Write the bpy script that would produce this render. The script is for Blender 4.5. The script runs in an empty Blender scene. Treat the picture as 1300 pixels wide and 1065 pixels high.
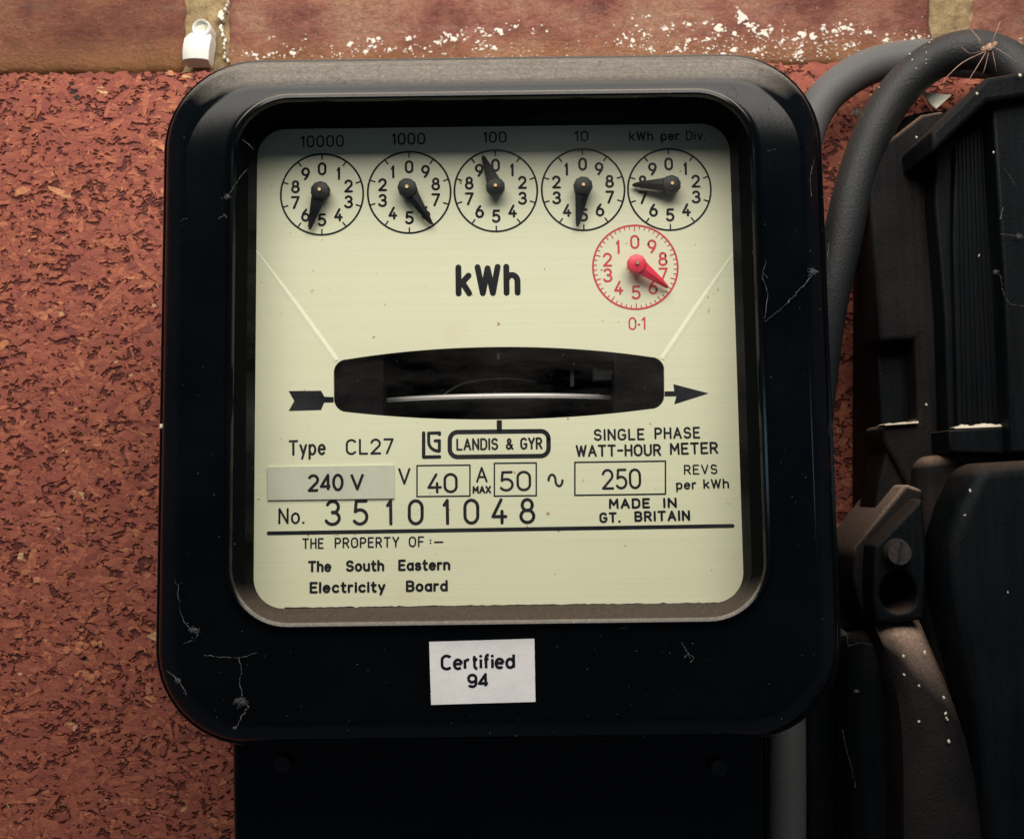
import bpy, bmesh, math, random
import numpy as np
from mathutils import Vector, Matrix, noise
random.seed(7); rng = np.random.default_rng(7)
R = math.radians
S = bpy.context.scene
COL = S.collection

# ------------------------------------------------------------------ camera
YP = -0.068                    # dial plate plane (board front is y = 0)
DIST, FPX, PITCH, ROLL = 0.252, 1400.0, R(5.3), R(0.75)
fwd = Vector((0, math.cos(PITCH), math.sin(PITCH)))
up0 = Vector((0, -math.sin(PITCH), math.cos(PITCH))); right0 = Vector((1, 0, 0))
right = right0 * math.cos(ROLL) - up0 * math.sin(ROLL)
up = right0 * math.sin(ROLL) + up0 * math.cos(ROLL)
EYE = Vector((0, YP, 0)) - fwd * DIST
cam_d = bpy.data.cameras.new('camera'); cam = bpy.data.objects.new('camera', cam_d); COL.objects.link(cam)
M3 = Matrix((right, up, -fwd)).transposed()
cam.matrix_world = Matrix.Translation(EYE) @ M3.to_4x4()
cam_d.sensor_width = 36; cam_d.lens = 36 * FPX / 1300
cam_d.shift_y = -45.5 / 1300
cam_d.clip_start = 0.01; cam_d.clip_end = 50
cam_d.dof.use_dof = True; cam_d.dof.focus_distance = 0.245; cam_d.dof.aperture_fstop = 40
S.camera = cam

def P(px, py, y):              # a measured photo point, carried onto the vertical plane at depth y
    d = fwd * FPX + right * (px - 650) - up * (py - 487)
    return EYE + d * ((y - EYE.y) / d.y)

# ------------------------------------------------------------------ light
W = bpy.data.worlds.new('World'); S.world = W; W.use_nodes = True
bg = W.node_tree.nodes['Background']; bg.inputs[0].default_value = (0.36, 0.45, 0.58, 1); bg.inputs[1].default_value = 0.125
def area(name, loc, target, sx, sy, power, col):
    d = bpy.data.lights.new(name, 'AREA'); d.shape = 'RECTANGLE'; d.size = sx; d.size_y = sy
    d.energy = power; d.color = col
    o = bpy.data.objects.new(name, d); COL.objects.link(o); o.location = loc
    o.rotation_euler = (Vector(target) - Vector(loc)).to_track_quat('-Z', 'Y').to_euler()
    return o
area('daylight_opening', (0.0, -0.298, 0.282), (0, 0.01, -0.06), 0.44, 0.29, 2.9, (1.0, 0.95, 0.87))
area('streak_lamp', (0.36, -0.23, -0.01), (0.09, -0.08, -0.01), 0.05, 0.05, 0.035, (0.45, 0.72, 1.0))  # added weak bluish lamp that makes the streak on the right bevel
S.view_settings.view_transform = 'Standard'; S.view_settings.look = 'None'
S.view_settings.exposure = 0; S.view_settings.gamma = 1
S.render.engine = 'CYCLES'
S.cycles.max_bounces = 8; S.cycles.transparent_max_bounces = 12
S.cycles.caustics_reflective = False; S.cycles.caustics_refractive = False

# ------------------------------------------------------------------ materials
class N:
    def __init__(s, name):
        s.m = bpy.data.materials.new(name); s.m.use_nodes = True
        s.t = s.m.node_tree; s.b = s.t.nodes['Principled BSDF']; s.out = s.t.nodes['Material Output']
    def n(s, typ, **kw):
        n = s.t.nodes.new(typ)
        for k, v in kw.items():
            if k.startswith('i_'):
                k = k[2:]; n.inputs[int(k) if k.isdigit() else k.replace('_', ' ')].default_value = v
            else: setattr(n, k, v)
        return n
    def l(s, a, b): s.t.links.new(a, b); return b
    def coord(s, scale=(1, 1, 1), rot=(0, 0, 0)):
        c = s.n('ShaderNodeTexCoord'); m = s.n('ShaderNodeMapping')
        m.inputs['Scale'].default_value = scale; m.inputs['Rotation'].default_value = rot
        s.l(c.outputs['Object'], m.inputs[0]); return m.outputs[0]
    def noise(s, scale, vec, detail=4, rough=0.55):
        n = s.n('ShaderNodeTexNoise'); n.inputs['Scale'].default_value = scale
        n.inputs['Detail'].default_value = detail; n.inputs['Roughness'].default_value = rough
        s.l(vec, n.inputs['Vector']); return n.outputs[0]
    def ramp(s, fac, stops, interp='LINEAR'):
        r = s.n('ShaderNodeValToRGB'); e = r.color_ramp.elements; r.color_ramp.interpolation = interp
        while len(e) < len(stops): e.new(0.5)
        for k, (p, c) in enumerate(stops):
            e[k].position = p; e[k].color = (*c, 1) if isinstance(c, tuple) else (c, c, c, 1)
        s.l(fac, r.inputs[0]); return r.outputs[0]
    def mix(s, fac, a, b, mode='MIX'):
        m = s.n('ShaderNodeMix', data_type='RGBA', blend_type=mode)
        for sock, v in ((m.inputs[0], fac), (m.inputs[6], a), (m.inputs[7], b)):
            if isinstance(v, (int, float)): sock.default_value = v if sock == m.inputs[0] else (v, v, v, 1)
            elif isinstance(v, tuple): sock.default_value = (*v, 1)
            else: s.l(v, sock)
        return m.outputs[2]
    def math(s, op, a, b=0.0):
        m = s.n('ShaderNodeMath', operation=op)
        for k, v in enumerate((a, b)):
            if isinstance(v, (int, float)): m.inputs[k].default_value = v
            else: s.l(v, m.inputs[k])
        return m.outputs[0]
    def bump(s, h, strength, dist):
        b = s.n('ShaderNodeBump'); b.inputs['Strength'].default_value = strength; b.inputs['Distance'].default_value = dist
        s.l(h, b.inputs['Height']); s.l(b.outputs[0], s.b.inputs['Normal'])
    def set(s, **kw):
        for k, v in kw.items():
            k = k.replace('_', ' ')
            if isinstance(v, (int, float)): s.b.inputs[k].default_value = v
            elif isinstance(v, tuple): s.b.inputs[k].default_value = (*v, 1)
            else: s.l(v, s.b.inputs[k])
        return s.m

def dusty(name, base, rough, dust=(0.30, 0.25, 0.20), lo=0.25, hi=0.75, most=0.85, speck=0.5, bump=0.15, spec=0.5, streak=None, blot=0.04, wiped=False):
    a = N(name); v = a.coord()
    g = a.n('ShaderNodeNewGeometry'); sx = a.n('ShaderNodeSeparateXYZ'); a.l(g.outputs['True Normal'] if False else g.outputs['Normal'], sx.inputs[0])
    upn = a.ramp(sx.outputs[2], [(lo, 0.0), (hi, 1.0)])
    n1 = a.ramp(a.noise(900, v, 6, 0.7), [(0.3, 0.72), (0.7, 1.0)])
    fac = a.math('MULTIPLY', a.math('MULTIPLY', upn, n1), most)
    sp = a.ramp(a.noise(1500, v, 3, 0.6), [(0.70, 0.0), (0.80, 1.0)])
    bl = a.ramp(a.noise(45, v, 5, 0.6), [(0.42, 0.0), (0.75, 1.0)])
    fac2 = a.math('MAXIMUM', fac, a.math('MULTIPLY', a.math('MULTIPLY', sp, bl), speck))
    fac2 = a.math('MAXIMUM', fac2, a.math('MULTIPLY', bl, blot))
    if streak is not None:
        vs = a.coord((1, 1, 0.04)); st = a.ramp(a.noise(700, vs, 3, 0.6), [(0.35, 0.6), (0.65, 1.3)])
        base_c = a.mix(1.0, base, st, 'MULTIPLY')
    else: base_c = base
    sk = a.ramp(a.noise(600, a.coord((0.03, 1, 1.5)), 4, 0.6), [(0.30, 0.72), (0.62, 1.0)])
    fac2 = a.math('MULTIPLY', fac2, sk) if wiped else fac2
    dcol = a.mix(a.noise(1200, v, 3), tuple(x * 0.55 for x in dust), tuple(min(1, x * 1.45) for x in dust))
    dcol = a.mix(a.ramp(a.noise(2600, v, 2, 0.6), [(0.60, 0.0), (0.72, 0.7)]), dcol, tuple(min(1, x * 2.6) for x in dust))
    col = a.mix(fac2, base_c, dcol)
    r = a.mix(fac2, rough, 0.85)
    a.bump(a.noise(1400, v, 5, 0.7), bump, 0.0003)
    return a.set(Base_Color=col, Roughness=r, Specular_IOR_Level=spec)

m_case = dusty('black_moulding', (0.0007, 0.0014, 0.0021), 0.16, dust=(0.235, 0.205, 0.175), lo=0.36, hi=0.58, most=0.85, bump=0.05, speck=0.10, spec=0.22, blot=0.008, wiped=True)
m_cut = dusty('black_bakelite', (0.0022, 0.0034, 0.0046), 0.5, dust=(0.20, 0.135, 0.10), lo=0.4, hi=0.95, most=0.28, bump=0.5, streak=1, speck=0.35, spec=0.10, blot=0.012)
m_reveal = dusty('matte_reveal', (0.0012, 0.0022, 0.0030), 0.9, dust=(0.088, 0.068, 0.055), lo=0.25, hi=0.7, most=0.95, bump=0.8, speck=0.15, spec=0.02, blot=0.004)
m_cutdull = dusty('dusty_bakelite', (0.0055, 0.0050, 0.0055), 0.65, dust=(0.20, 0.13, 0.095), lo=0.30, hi=0.85, most=0.95, bump=1.0, speck=0.5, streak=1, spec=0.12, blot=0.05)
m_grey_cable = dusty('grey_cable_sheath', (0.085, 0.085, 0.085), 0.6, lo=0.3, hi=1.0, most=0.6, dust=(0.26, 0.23, 0.20), bump=0.5, speck=0.8)
m_dark_cable = dusty('dark_cable_sheath', (0.011, 0.012, 0.013), 0.5, lo=0.1, hi=1.0, most=0.34, dust=(0.21, 0.17, 0.14), speck=1.0, bump=0.7, spec=0.4)
m_inner = dusty('inner_black', (0.006, 0.008, 0.010), 0.4, most=0.0, speck=0.0)

m_dustcap = dusty('dust_caked_bakelite', (0.006, 0.0055, 0.006), 0.65, dust=(0.36, 0.245, 0.185), lo=0.22, hi=0.80, most=0.95, bump=1.0, speck=0.6, spec=0.12, blot=0.03)
def simple(name, col, rough=0.5, metal=0.0, spec=0.5, nz=None):
    a = N(name)
    if nz:
        v = a.coord(); c = a.mix(a.ramp(a.noise(nz[0], v, 4), [(0.3, 0.0), (0.7, 1.0)]), tuple(x * nz[1] for x in col), col)
        a.bump(a.noise(nz[0], v, 4), 0.2, 0.0002); return a.set(Base_Color=c, Roughness=rough, Metallic=metal, Specular_IOR_Level=spec)
    return a.set(Base_Color=col, Roughness=rough, Metallic=metal, Specular_IOR_Level=spec)
m_ink = simple('black_ink', (0.008, 0.009, 0.016), 0.6, spec=0.15, nz=(600, 0.5))
m_redink = simple('red_ink', (0.62, 0.03, 0.06), 0.5, nz=(600, 0.8))
m_ptr = simple('black_pointer', (0.006, 0.008, 0.010), 0.5, spec=0.35, nz=(1500, 0.5))
m_redptr = simple('red_pointer', (0.75, 0.025, 0.07), 0.4, nz=(1500, 0.85))
m_brass = simple('brass_pin', (0.55, 0.34, 0.18), 0.35, 1.0)
m_silver = simple('aluminium', (0.75, 0.70, 0.70), 0.5, 0.55)
m_steel = simple('screw_steel', (0.055, 0.045, 0.042), 0.6, 0.5, nz=(900, 0.4))
m_dimsteel = simple('dull_steel', (0.055, 0.05, 0.05), 0.45, 0.3, nz=(500, 0.4))
m_cheek = simple('dark_cheek', (0.0028, 0.0018, 0.0024), 0.6, spec=0.08)
m_brown = simple('brown_coil', (0.004, 0.0025, 0.002), 0.5, nz=(500, 0.5))
m_white = simple('white_plastic', (0.93, 0.93, 0.86), 0.4, nz=(500, 0.93))
m_web = simple('web_silk', (0.17, 0.17, 0.17), 0.8, nz=(2500, 0.25))
m_spider = simple('dried_spider', (0.45, 0.27, 0.19), 0.7, nz=(2500, 0.6))
m_fleck = simple('pale_fleck', (0.70, 0.62, 0.48), 0.8, nz=(2500, 0.7))
m_pit = simple('dark_stain', (0.035, 0.022, 0.018), 0.9, nz=(1500, 0.5))
m_lime = simple('white_splash', (0.80, 0.75, 0.65), 0.7, nz=(900, 0.85))

# dial plate: cream lacquered sheet with fine horizontal rolling lines and age spots
a = N('cream_plate'); v = a.coord()
c = a.mix(a.noise(18, v, 3), (0.69, 0.665, 0.475), (0.78, 0.755, 0.58))
ln = a.noise(900, a.coord((0.02, 1, 2.2)), 2, 0.5)
c = a.mix(a.ramp(ln, [(0.35, 0.0), (0.65, 0.2)]), c, (0.56, 0.565, 0.40))
sp = a.ramp(a.noise(520, v, 2, 0.5), [(0.735, 0.0), (0.78, 1.0)])
c = a.mix(sp, c, (0.42, 0.28, 0.12))
st = a.ramp(a.noise(60, v, 5, 0.6), [(0.60, 0.0), (0.80, 0.35)])
c = a.mix(st, c, (0.62, 0.50, 0.28))
a.bump(ln, 0.03, 0.0001)
m_plate = a.set(Base_Color=c, Roughness=0.42, Specular_IOR_Level=0.4)

m_glint = simple('pale_glint', (0.80, 0.785, 0.60), 0.5, nz=(900, 0.95))  # paler than the plate, paints the two diagonal glints
def paper(name, c0, c1):
    a = N(name); v = a.coord(); n = a.noise(1100, v, 5, 0.7)
    b = a.noise(120, v, 3); a.bump(n, 0.12, 0.0002)
    return a.set(Base_Color=a.mix(a.ramp(a.math('ADD', a.math('MULTIPLY', n, 0.5), a.math('MULTIPLY', b, 0.5)), [(0.35, 0.0), (0.65, 1.0)]), c0, c1), Roughness=0.6)
m_label = paper('grey_label_paper', (0.50, 0.49, 0.40), (0.58, 0.57, 0.47))
m_sticker = paper('white_sticker_paper', (0.66, 0.63, 0.62), (0.76, 0.74, 0.72))

# window glass
a = N('window_glass'); t = a.t; t.nodes.remove(a.b)
tr = a.n('ShaderNodeBsdfTransparent'); tr.inputs[0].default_value = (0.97, 0.985, 0.96, 1)
gl = a.n('ShaderNodeBsdfGlossy'); gl.inputs['Roughness'].default_value = 0.03
fr = a.n('ShaderNodeLayerWeight'); fr.inputs[0].default_value = 0.5
ff = a.math('ADD', a.math('MULTIPLY', a.math('POWER', fr.outputs['Facing'], 5.0), 0.9), 0.014)
mx = a.n('ShaderNodeMixShader'); a.l(ff, mx.inputs[0]); a.l(tr.outputs[0], mx.inputs[1]); a.l(gl.outputs[0], mx.inputs[2])
df = a.n('ShaderNodeBsdfDiffuse'); df.inputs[0].default_value = (0.6, 0.55, 0.5, 1)
mx2 = a.n('ShaderNodeMixShader'); v = a.coord()
a.l(a.math('ADD', a.math('MULTIPLY', a.ramp(a.noise(1800, v, 3, 0.6), [(0.70, 0.0), (0.80, 1.0)]), 0.25), a.math('MULTIPLY', a.ramp(a.noise(35, a.coord((.5, 1, 1.6)), 5, 0.65), [(0.40, 0.0), (0.75, 1.0)]), 0.05)), mx2.inputs[0])
a.l(mx.outputs[0], mx2.inputs[1]); a.l(df.outputs[0], mx2.inputs[2]); a.l(mx2.outputs[0], a.out.inputs[0]); m_glass = a.m

# chipboard
def chip_mat(name, dark):
    a = N(name); v = a.coord((1, 1, 2.2))
    at = a.n('ShaderNodeAttribute', attribute_name='tint')
    c = a.ramp(at.outputs['Fac'], [(0.0, (0.16, 0.044, 0.038)), (0.14, (0.26, 0.074, 0.052)), (0.3, (0.34, 0.098, 0.063)), (0.6, (0.40, 0.118, 0.072)),
                                   (0.86, (0.52, 0.175, 0.088)), (0.97, (0.68, 0.28, 0.13)), (1.0, (0.78, 0.50, 0.24))])
    f1 = a.noise(700, a.coord((.6, 1, 4.0), (0, 0.30, 0)), 5, 0.7); f2 = a.noise(700, a.coord((.6, 1, 4.0), (0, -0.45, 0)), 5, 0.7)
    pick = a.math('GREATER_THAN', a.math('FRACT', a.math('MULTIPLY', at.outputs['Fac'], 17.0)), 0.5)
    c = a.mix(a.ramp(a.mix(pick, f1, f2), [(0.42, 0.0), (0.66, 0.72)]), c, (0.22, 0.058, 0.048))
    c = a.mix(a.ramp(a.noise(420, a.coord((1, 1, 2.4)), 4, 0.65), [(0.57, 0.0), (0.70, 0.55)]), c, (0.11, 0.036, 0.034))
    c = a.mix(a.ramp(a.noise(170, a.coord((1, 1, 1.8)), 5, 0.7), [(0.56, 0.0), (0.72, 0.5)]), c, (0.60, 0.22, 0.12))
    c = a.mix(a.ramp(a.noise(28, a.coord(), 3, 0.6), [(0.45, 0.0), (0.8, 0.35)]), c, (0.34, 0.085, 0.07))
    if dark: c = a.mix(0.55, c, (0.06, 0.016, 0.013))
    a.bump(a.noise(1600, v, 5, 0.7), 0.5, 0.0003)
    return a.set(Base_Color=c, Roughness=0.75, Specular_IOR_Level=0.3)
m_chip = chip_mat('chipboard_flakes', False); m_chipbase = chip_mat('chipboard_core', True)

# brick, mortar
def brick_mat(name, c0, c1, c2):
    a = N(name); v = a.coord((1, 1, 1.3)); n = a.noise(55, v, 8, 0.65)
    c = a.ramp(n, [(0.36, c0), (0.50, c1), (0.64, c2)])
    oi = a.n('ShaderNodeObjectInfo')
    c = a.mix(a.ramp(a.noise(420, v, 8, 0.75), [(0.40, 0.0), (0.66, 0.5)]), c, tuple(x * 0.75 for x in c0))
    c = a.mix(a.ramp(a.noise(150, a.coord((.35, 1, 1.6)), 6, 0.7), [(0.55, 0.0), (0.75, 0.5)]), c, (0.46, 0.33, 0.24))
    sx = a.n('ShaderNodeSeparateXYZ'); tc = a.n('ShaderNodeTexCoord'); a.l(tc.outputs['Object'], sx.inputs[0])
    zz = a.math('ADD', sx.outputs[2], a.math('MULTIPLY', a.noise(110, v, 5), 0.012))
    low = a.ramp(a.math('MULTIPLY', zz, 8.0), [(P(600, 92, 0.012).z * 8 + 0.03, 1.0), (P(600, 45, 0.012).z * 8 + 0.055, 0.0)])
    c = a.mix(a.math('MULTIPLY', low, 0.75), c, (0.74, 0.38, 0.13))        # ochre mixed in towards the lower arris
    c = a.mix(a.ramp(a.noise(1500, v, 4, 0.7), [(0.5, 0.0), (0.68, 0.4)]), c, tuple(x * 0.5 for x in c0))
    c = a.mix(a.ramp(a.noise(1100, a.coord((1, 1, 1.5)), 4, 0.7), [(0.56, 0.0), (0.7, 0.4)]), c, (0.75, 0.50, 0.34))
    pit = a.ramp(a.noise(260, v, 3, 0.5), [(0.70, 0.0), (0.78, 1.0)])
    c = a.mix(a.math('MULTIPLY', pit, 0.8), c, (0.07, 0.03, 0.025))
    a.bump(a.noise(520, v, 10, 0.8), 1.0, 0.0034)
    return a.set(Base_Color=c, Roughness=0.85, Specular_IOR_Level=0.25)
m_brick = brick_mat('red_brick', (0.34, 0.115, 0.095), (0.68, 0.285, 0.20), (0.84, 0.46, 0.30))
m_brick2 = brick_mat('brown_brick', (0.32, 0.115, 0.085), (0.54, 0.21, 0.13), (0.66, 0.34, 0.18))
a = N('mortar'); v = a.coord(); n = a.noise(300, v, 8, 0.7)
a.bump(n, 0.9, 0.002)
m_mortar = a.set(Base_Color=a.ramp(n, [(0.3, (0.17, 0.115, 0.07)), (0.5, (0.38, 0.27, 0.14)), (0.7, (0.50, 0.40, 0.22))]), Roughness=0.9, Specular_IOR_Level=0.2)

# ------------------------------------------------------------------ helpers
def link(name, me, mat, parent=None, kind=None, label=None, smooth=False, sharp=None, bevel=None):
    o = bpy.data.objects.new(name, me); COL.objects.link(o)
    if mat: me.materials.append(mat)
    if smooth: me.shade_smooth()
    if sharp is not None: me.shade_smooth(); me.set_sharp_from_angle(angle=R(sharp))
    if parent:
        o.parent = parent; p = Matrix.Identity(4); q = parent
        o.matrix_parent_inverse = parent_world(parent).inverted()
    if kind: o['kind'] = kind
    if label: o['label'] = label
    if bevel:
        b = o.modifiers.new('soft', 'BEVEL'); b.width = bevel; b.segments = 3 if bevel < .002 else 8; me.shade_smooth(); me.set_sharp_from_angle(angle=R(50 if bevel < .002 else 180)); b.limit_method = 'ANGLE'; b.angle_limit = R(35)
    return o
def parent_world(o):
    m = Matrix.LocRotScale(o.location, o.rotation_euler, o.scale)
    return parent_world(o.parent) @ o.matrix_parent_inverse @ m if o.parent else m
def mesh(name, verts, faces):
    me = bpy.data.meshes.new(name); me.from_pydata([tuple(v) for v in verts], [], faces); me.update(); return me
def thing(name, label, cat, loc, group=None):
    o = bpy.data.objects.new(name, None); COL.objects.link(o); o.location = loc; o.empty_display_size = 0.01
    return tag(o, label, cat, group)
def tag(o, label, cat, group=None):
    o['label'] = label; o['category'] = cat
    if group: o['group'] = group
    return o

def rrect(x0, x1, z0, z1, r, seg=14, side=6):
    """rounded rectangle outline, counter-clockwise seen from the front"""
    pts = []
    cs = [(x1 - r, z1 - r, 0), (x0 + r, z1 - r, 90), (x0 + r, z0 + r, 180), (x1 - r, z0 + r, 270)]
    for k, (cx, cz, a0) in enumerate(cs):
        arc = [(cx + r * math.cos(R(a0 + 90 * i / seg)), cz + r * math.sin(R(a0 + 90 * i / seg))) for i in range(seg + 1)]
        pts += arc
        nx, nz, na = cs[(k + 1) % 4]
        st = (nx + r * math.cos(R(na)), nz + r * math.sin(R(na)))
        for i in range(1, side): pts.append((arc[-1][0] + (st[0] - arc[-1][0]) * i / side, arc[-1][1] + (st[1] - arc[-1][1]) * i / side))
    return pts
def loft(loops, close_last=False, close_first=False, cap=False):
    V = []; F = []; n = len(loops[0])
    for L in loops: V += L
    for k in range(len(loops) - 1):
        for i in range(n):
            j = (i + 1) % n; F.append((k * n + i, k * n + j, (k + 1) * n + j, (k + 1) * n + i))
    if close_first: F.append(tuple(range(n))[::-1])
    if close_last: F.append(tuple((len(loops) - 1) * n + i for i in range(n)))
    return V, F
def prism(name, pts, y0, y1, mat, parent, front=None, bevel=0.0008, **kw):
    """outline measured on the photo at depth y0, carried straight back to y1"""
    A = [P(x, y, y0) for x, y in pts]; n = len(A)
    V = A + [Vector((p.x, y1, p.z)) for p in A]
    F = [tuple(range(n)), tuple(range(2 * n - 1, n - 1, -1))] + [(i, i + n, (i + 1) % n + n, (i + 1) % n) for i in range(n)]
    me = mesh(name, V, F)
    bm = bmesh.new(); bm.from_mesh(me); bmesh.ops.recalc_face_normals(bm, faces=bm.faces); bm.to_mesh(me); bm.free()
    return link(name, me, mat, parent, bevel=bevel, **kw)
def spline(pts, n=10):
    pts = [Vector(p) for p in pts]; P_ = [2 * pts[0] - pts[1]] + pts + [2 * pts[-1] - pts[-2]]; out = []
    for k in range(1, len(P_) - 2):
        a_, b_, c_, d_ = P_[k - 1:k + 3]
        for i in range(n):
            t = i / n
            out.append(0.5 * ((2 * b_) + (c_ - a_) * t + (2 * a_ - 5 * b_ + 4 * c_ - d_) * t * t + (3 * b_ - a_ - 3 * c_ + d_) * t ** 3))
    out.append(pts[-1]); return out
def tube(pts, rad, seg=16, jitter=0.0):
    V = []; F = []; n = len(pts); prev = None
    for k, p in enumerate(pts):
        t = (pts[min(k + 1, n - 1)] - pts[max(k - 1, 0)]).normalized()
        if prev is None: s_ = t.cross(Vector((0, 1, 0)));  s_ = s_ if s_.length > 1e-3 else t.cross(Vector((1, 0, 0)))
        else: s_ = prev - t * prev.dot(t)
        s_.normalize(); prev = s_; w = t.cross(s_)
        r = rad[k] if isinstance(rad, (list, tuple)) else rad
        for i in range(seg):
            q = 2 * math.pi * i / seg; rr = r * (1 + random.uniform(-jitter, jitter))
            V.append(p + (s_ * math.cos(q) + w * math.sin(q)) * rr)
    for k in range(n - 1):
        for i in range(seg):
            j = (i + 1) % seg; F.append((k * seg + i, k * seg + j, (k + 1) * seg + j, (k + 1) * seg + i))
    F.append(tuple(range(seg))[::-1]); F.append(tuple((n - 1) * seg + i for i in range(seg)))
    return V, F
def merge(parts):
    V = []; F = []
    for v_, f_ in parts:
        o = len(V); V += list(v_); F += [tuple(i + o for i in f) for f in f_]
    return V, F
def blob(c, r, flat=1.0, seg=7):
    V = []; F = []; rows = 4
    for k in range(rows + 1):
        th = math.pi * k / rows
        for i in range(seg):
            q = 2 * math.pi * i / seg; rr = r * random.uniform(0.7, 1.25)
            V.append(Vector((c[0] + rr * math.sin(th) * math.cos(q), c[1] + flat * rr * math.sin(th) * math.sin(q), c[2] + rr * math.cos(th))))
    for k in range(rows):
        for i in range(seg):
            j = (i + 1) % seg; F.append((k * seg + i, k * seg + j, (k + 1) * seg + j, (k + 1) * seg + i))
    return V, F

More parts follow.
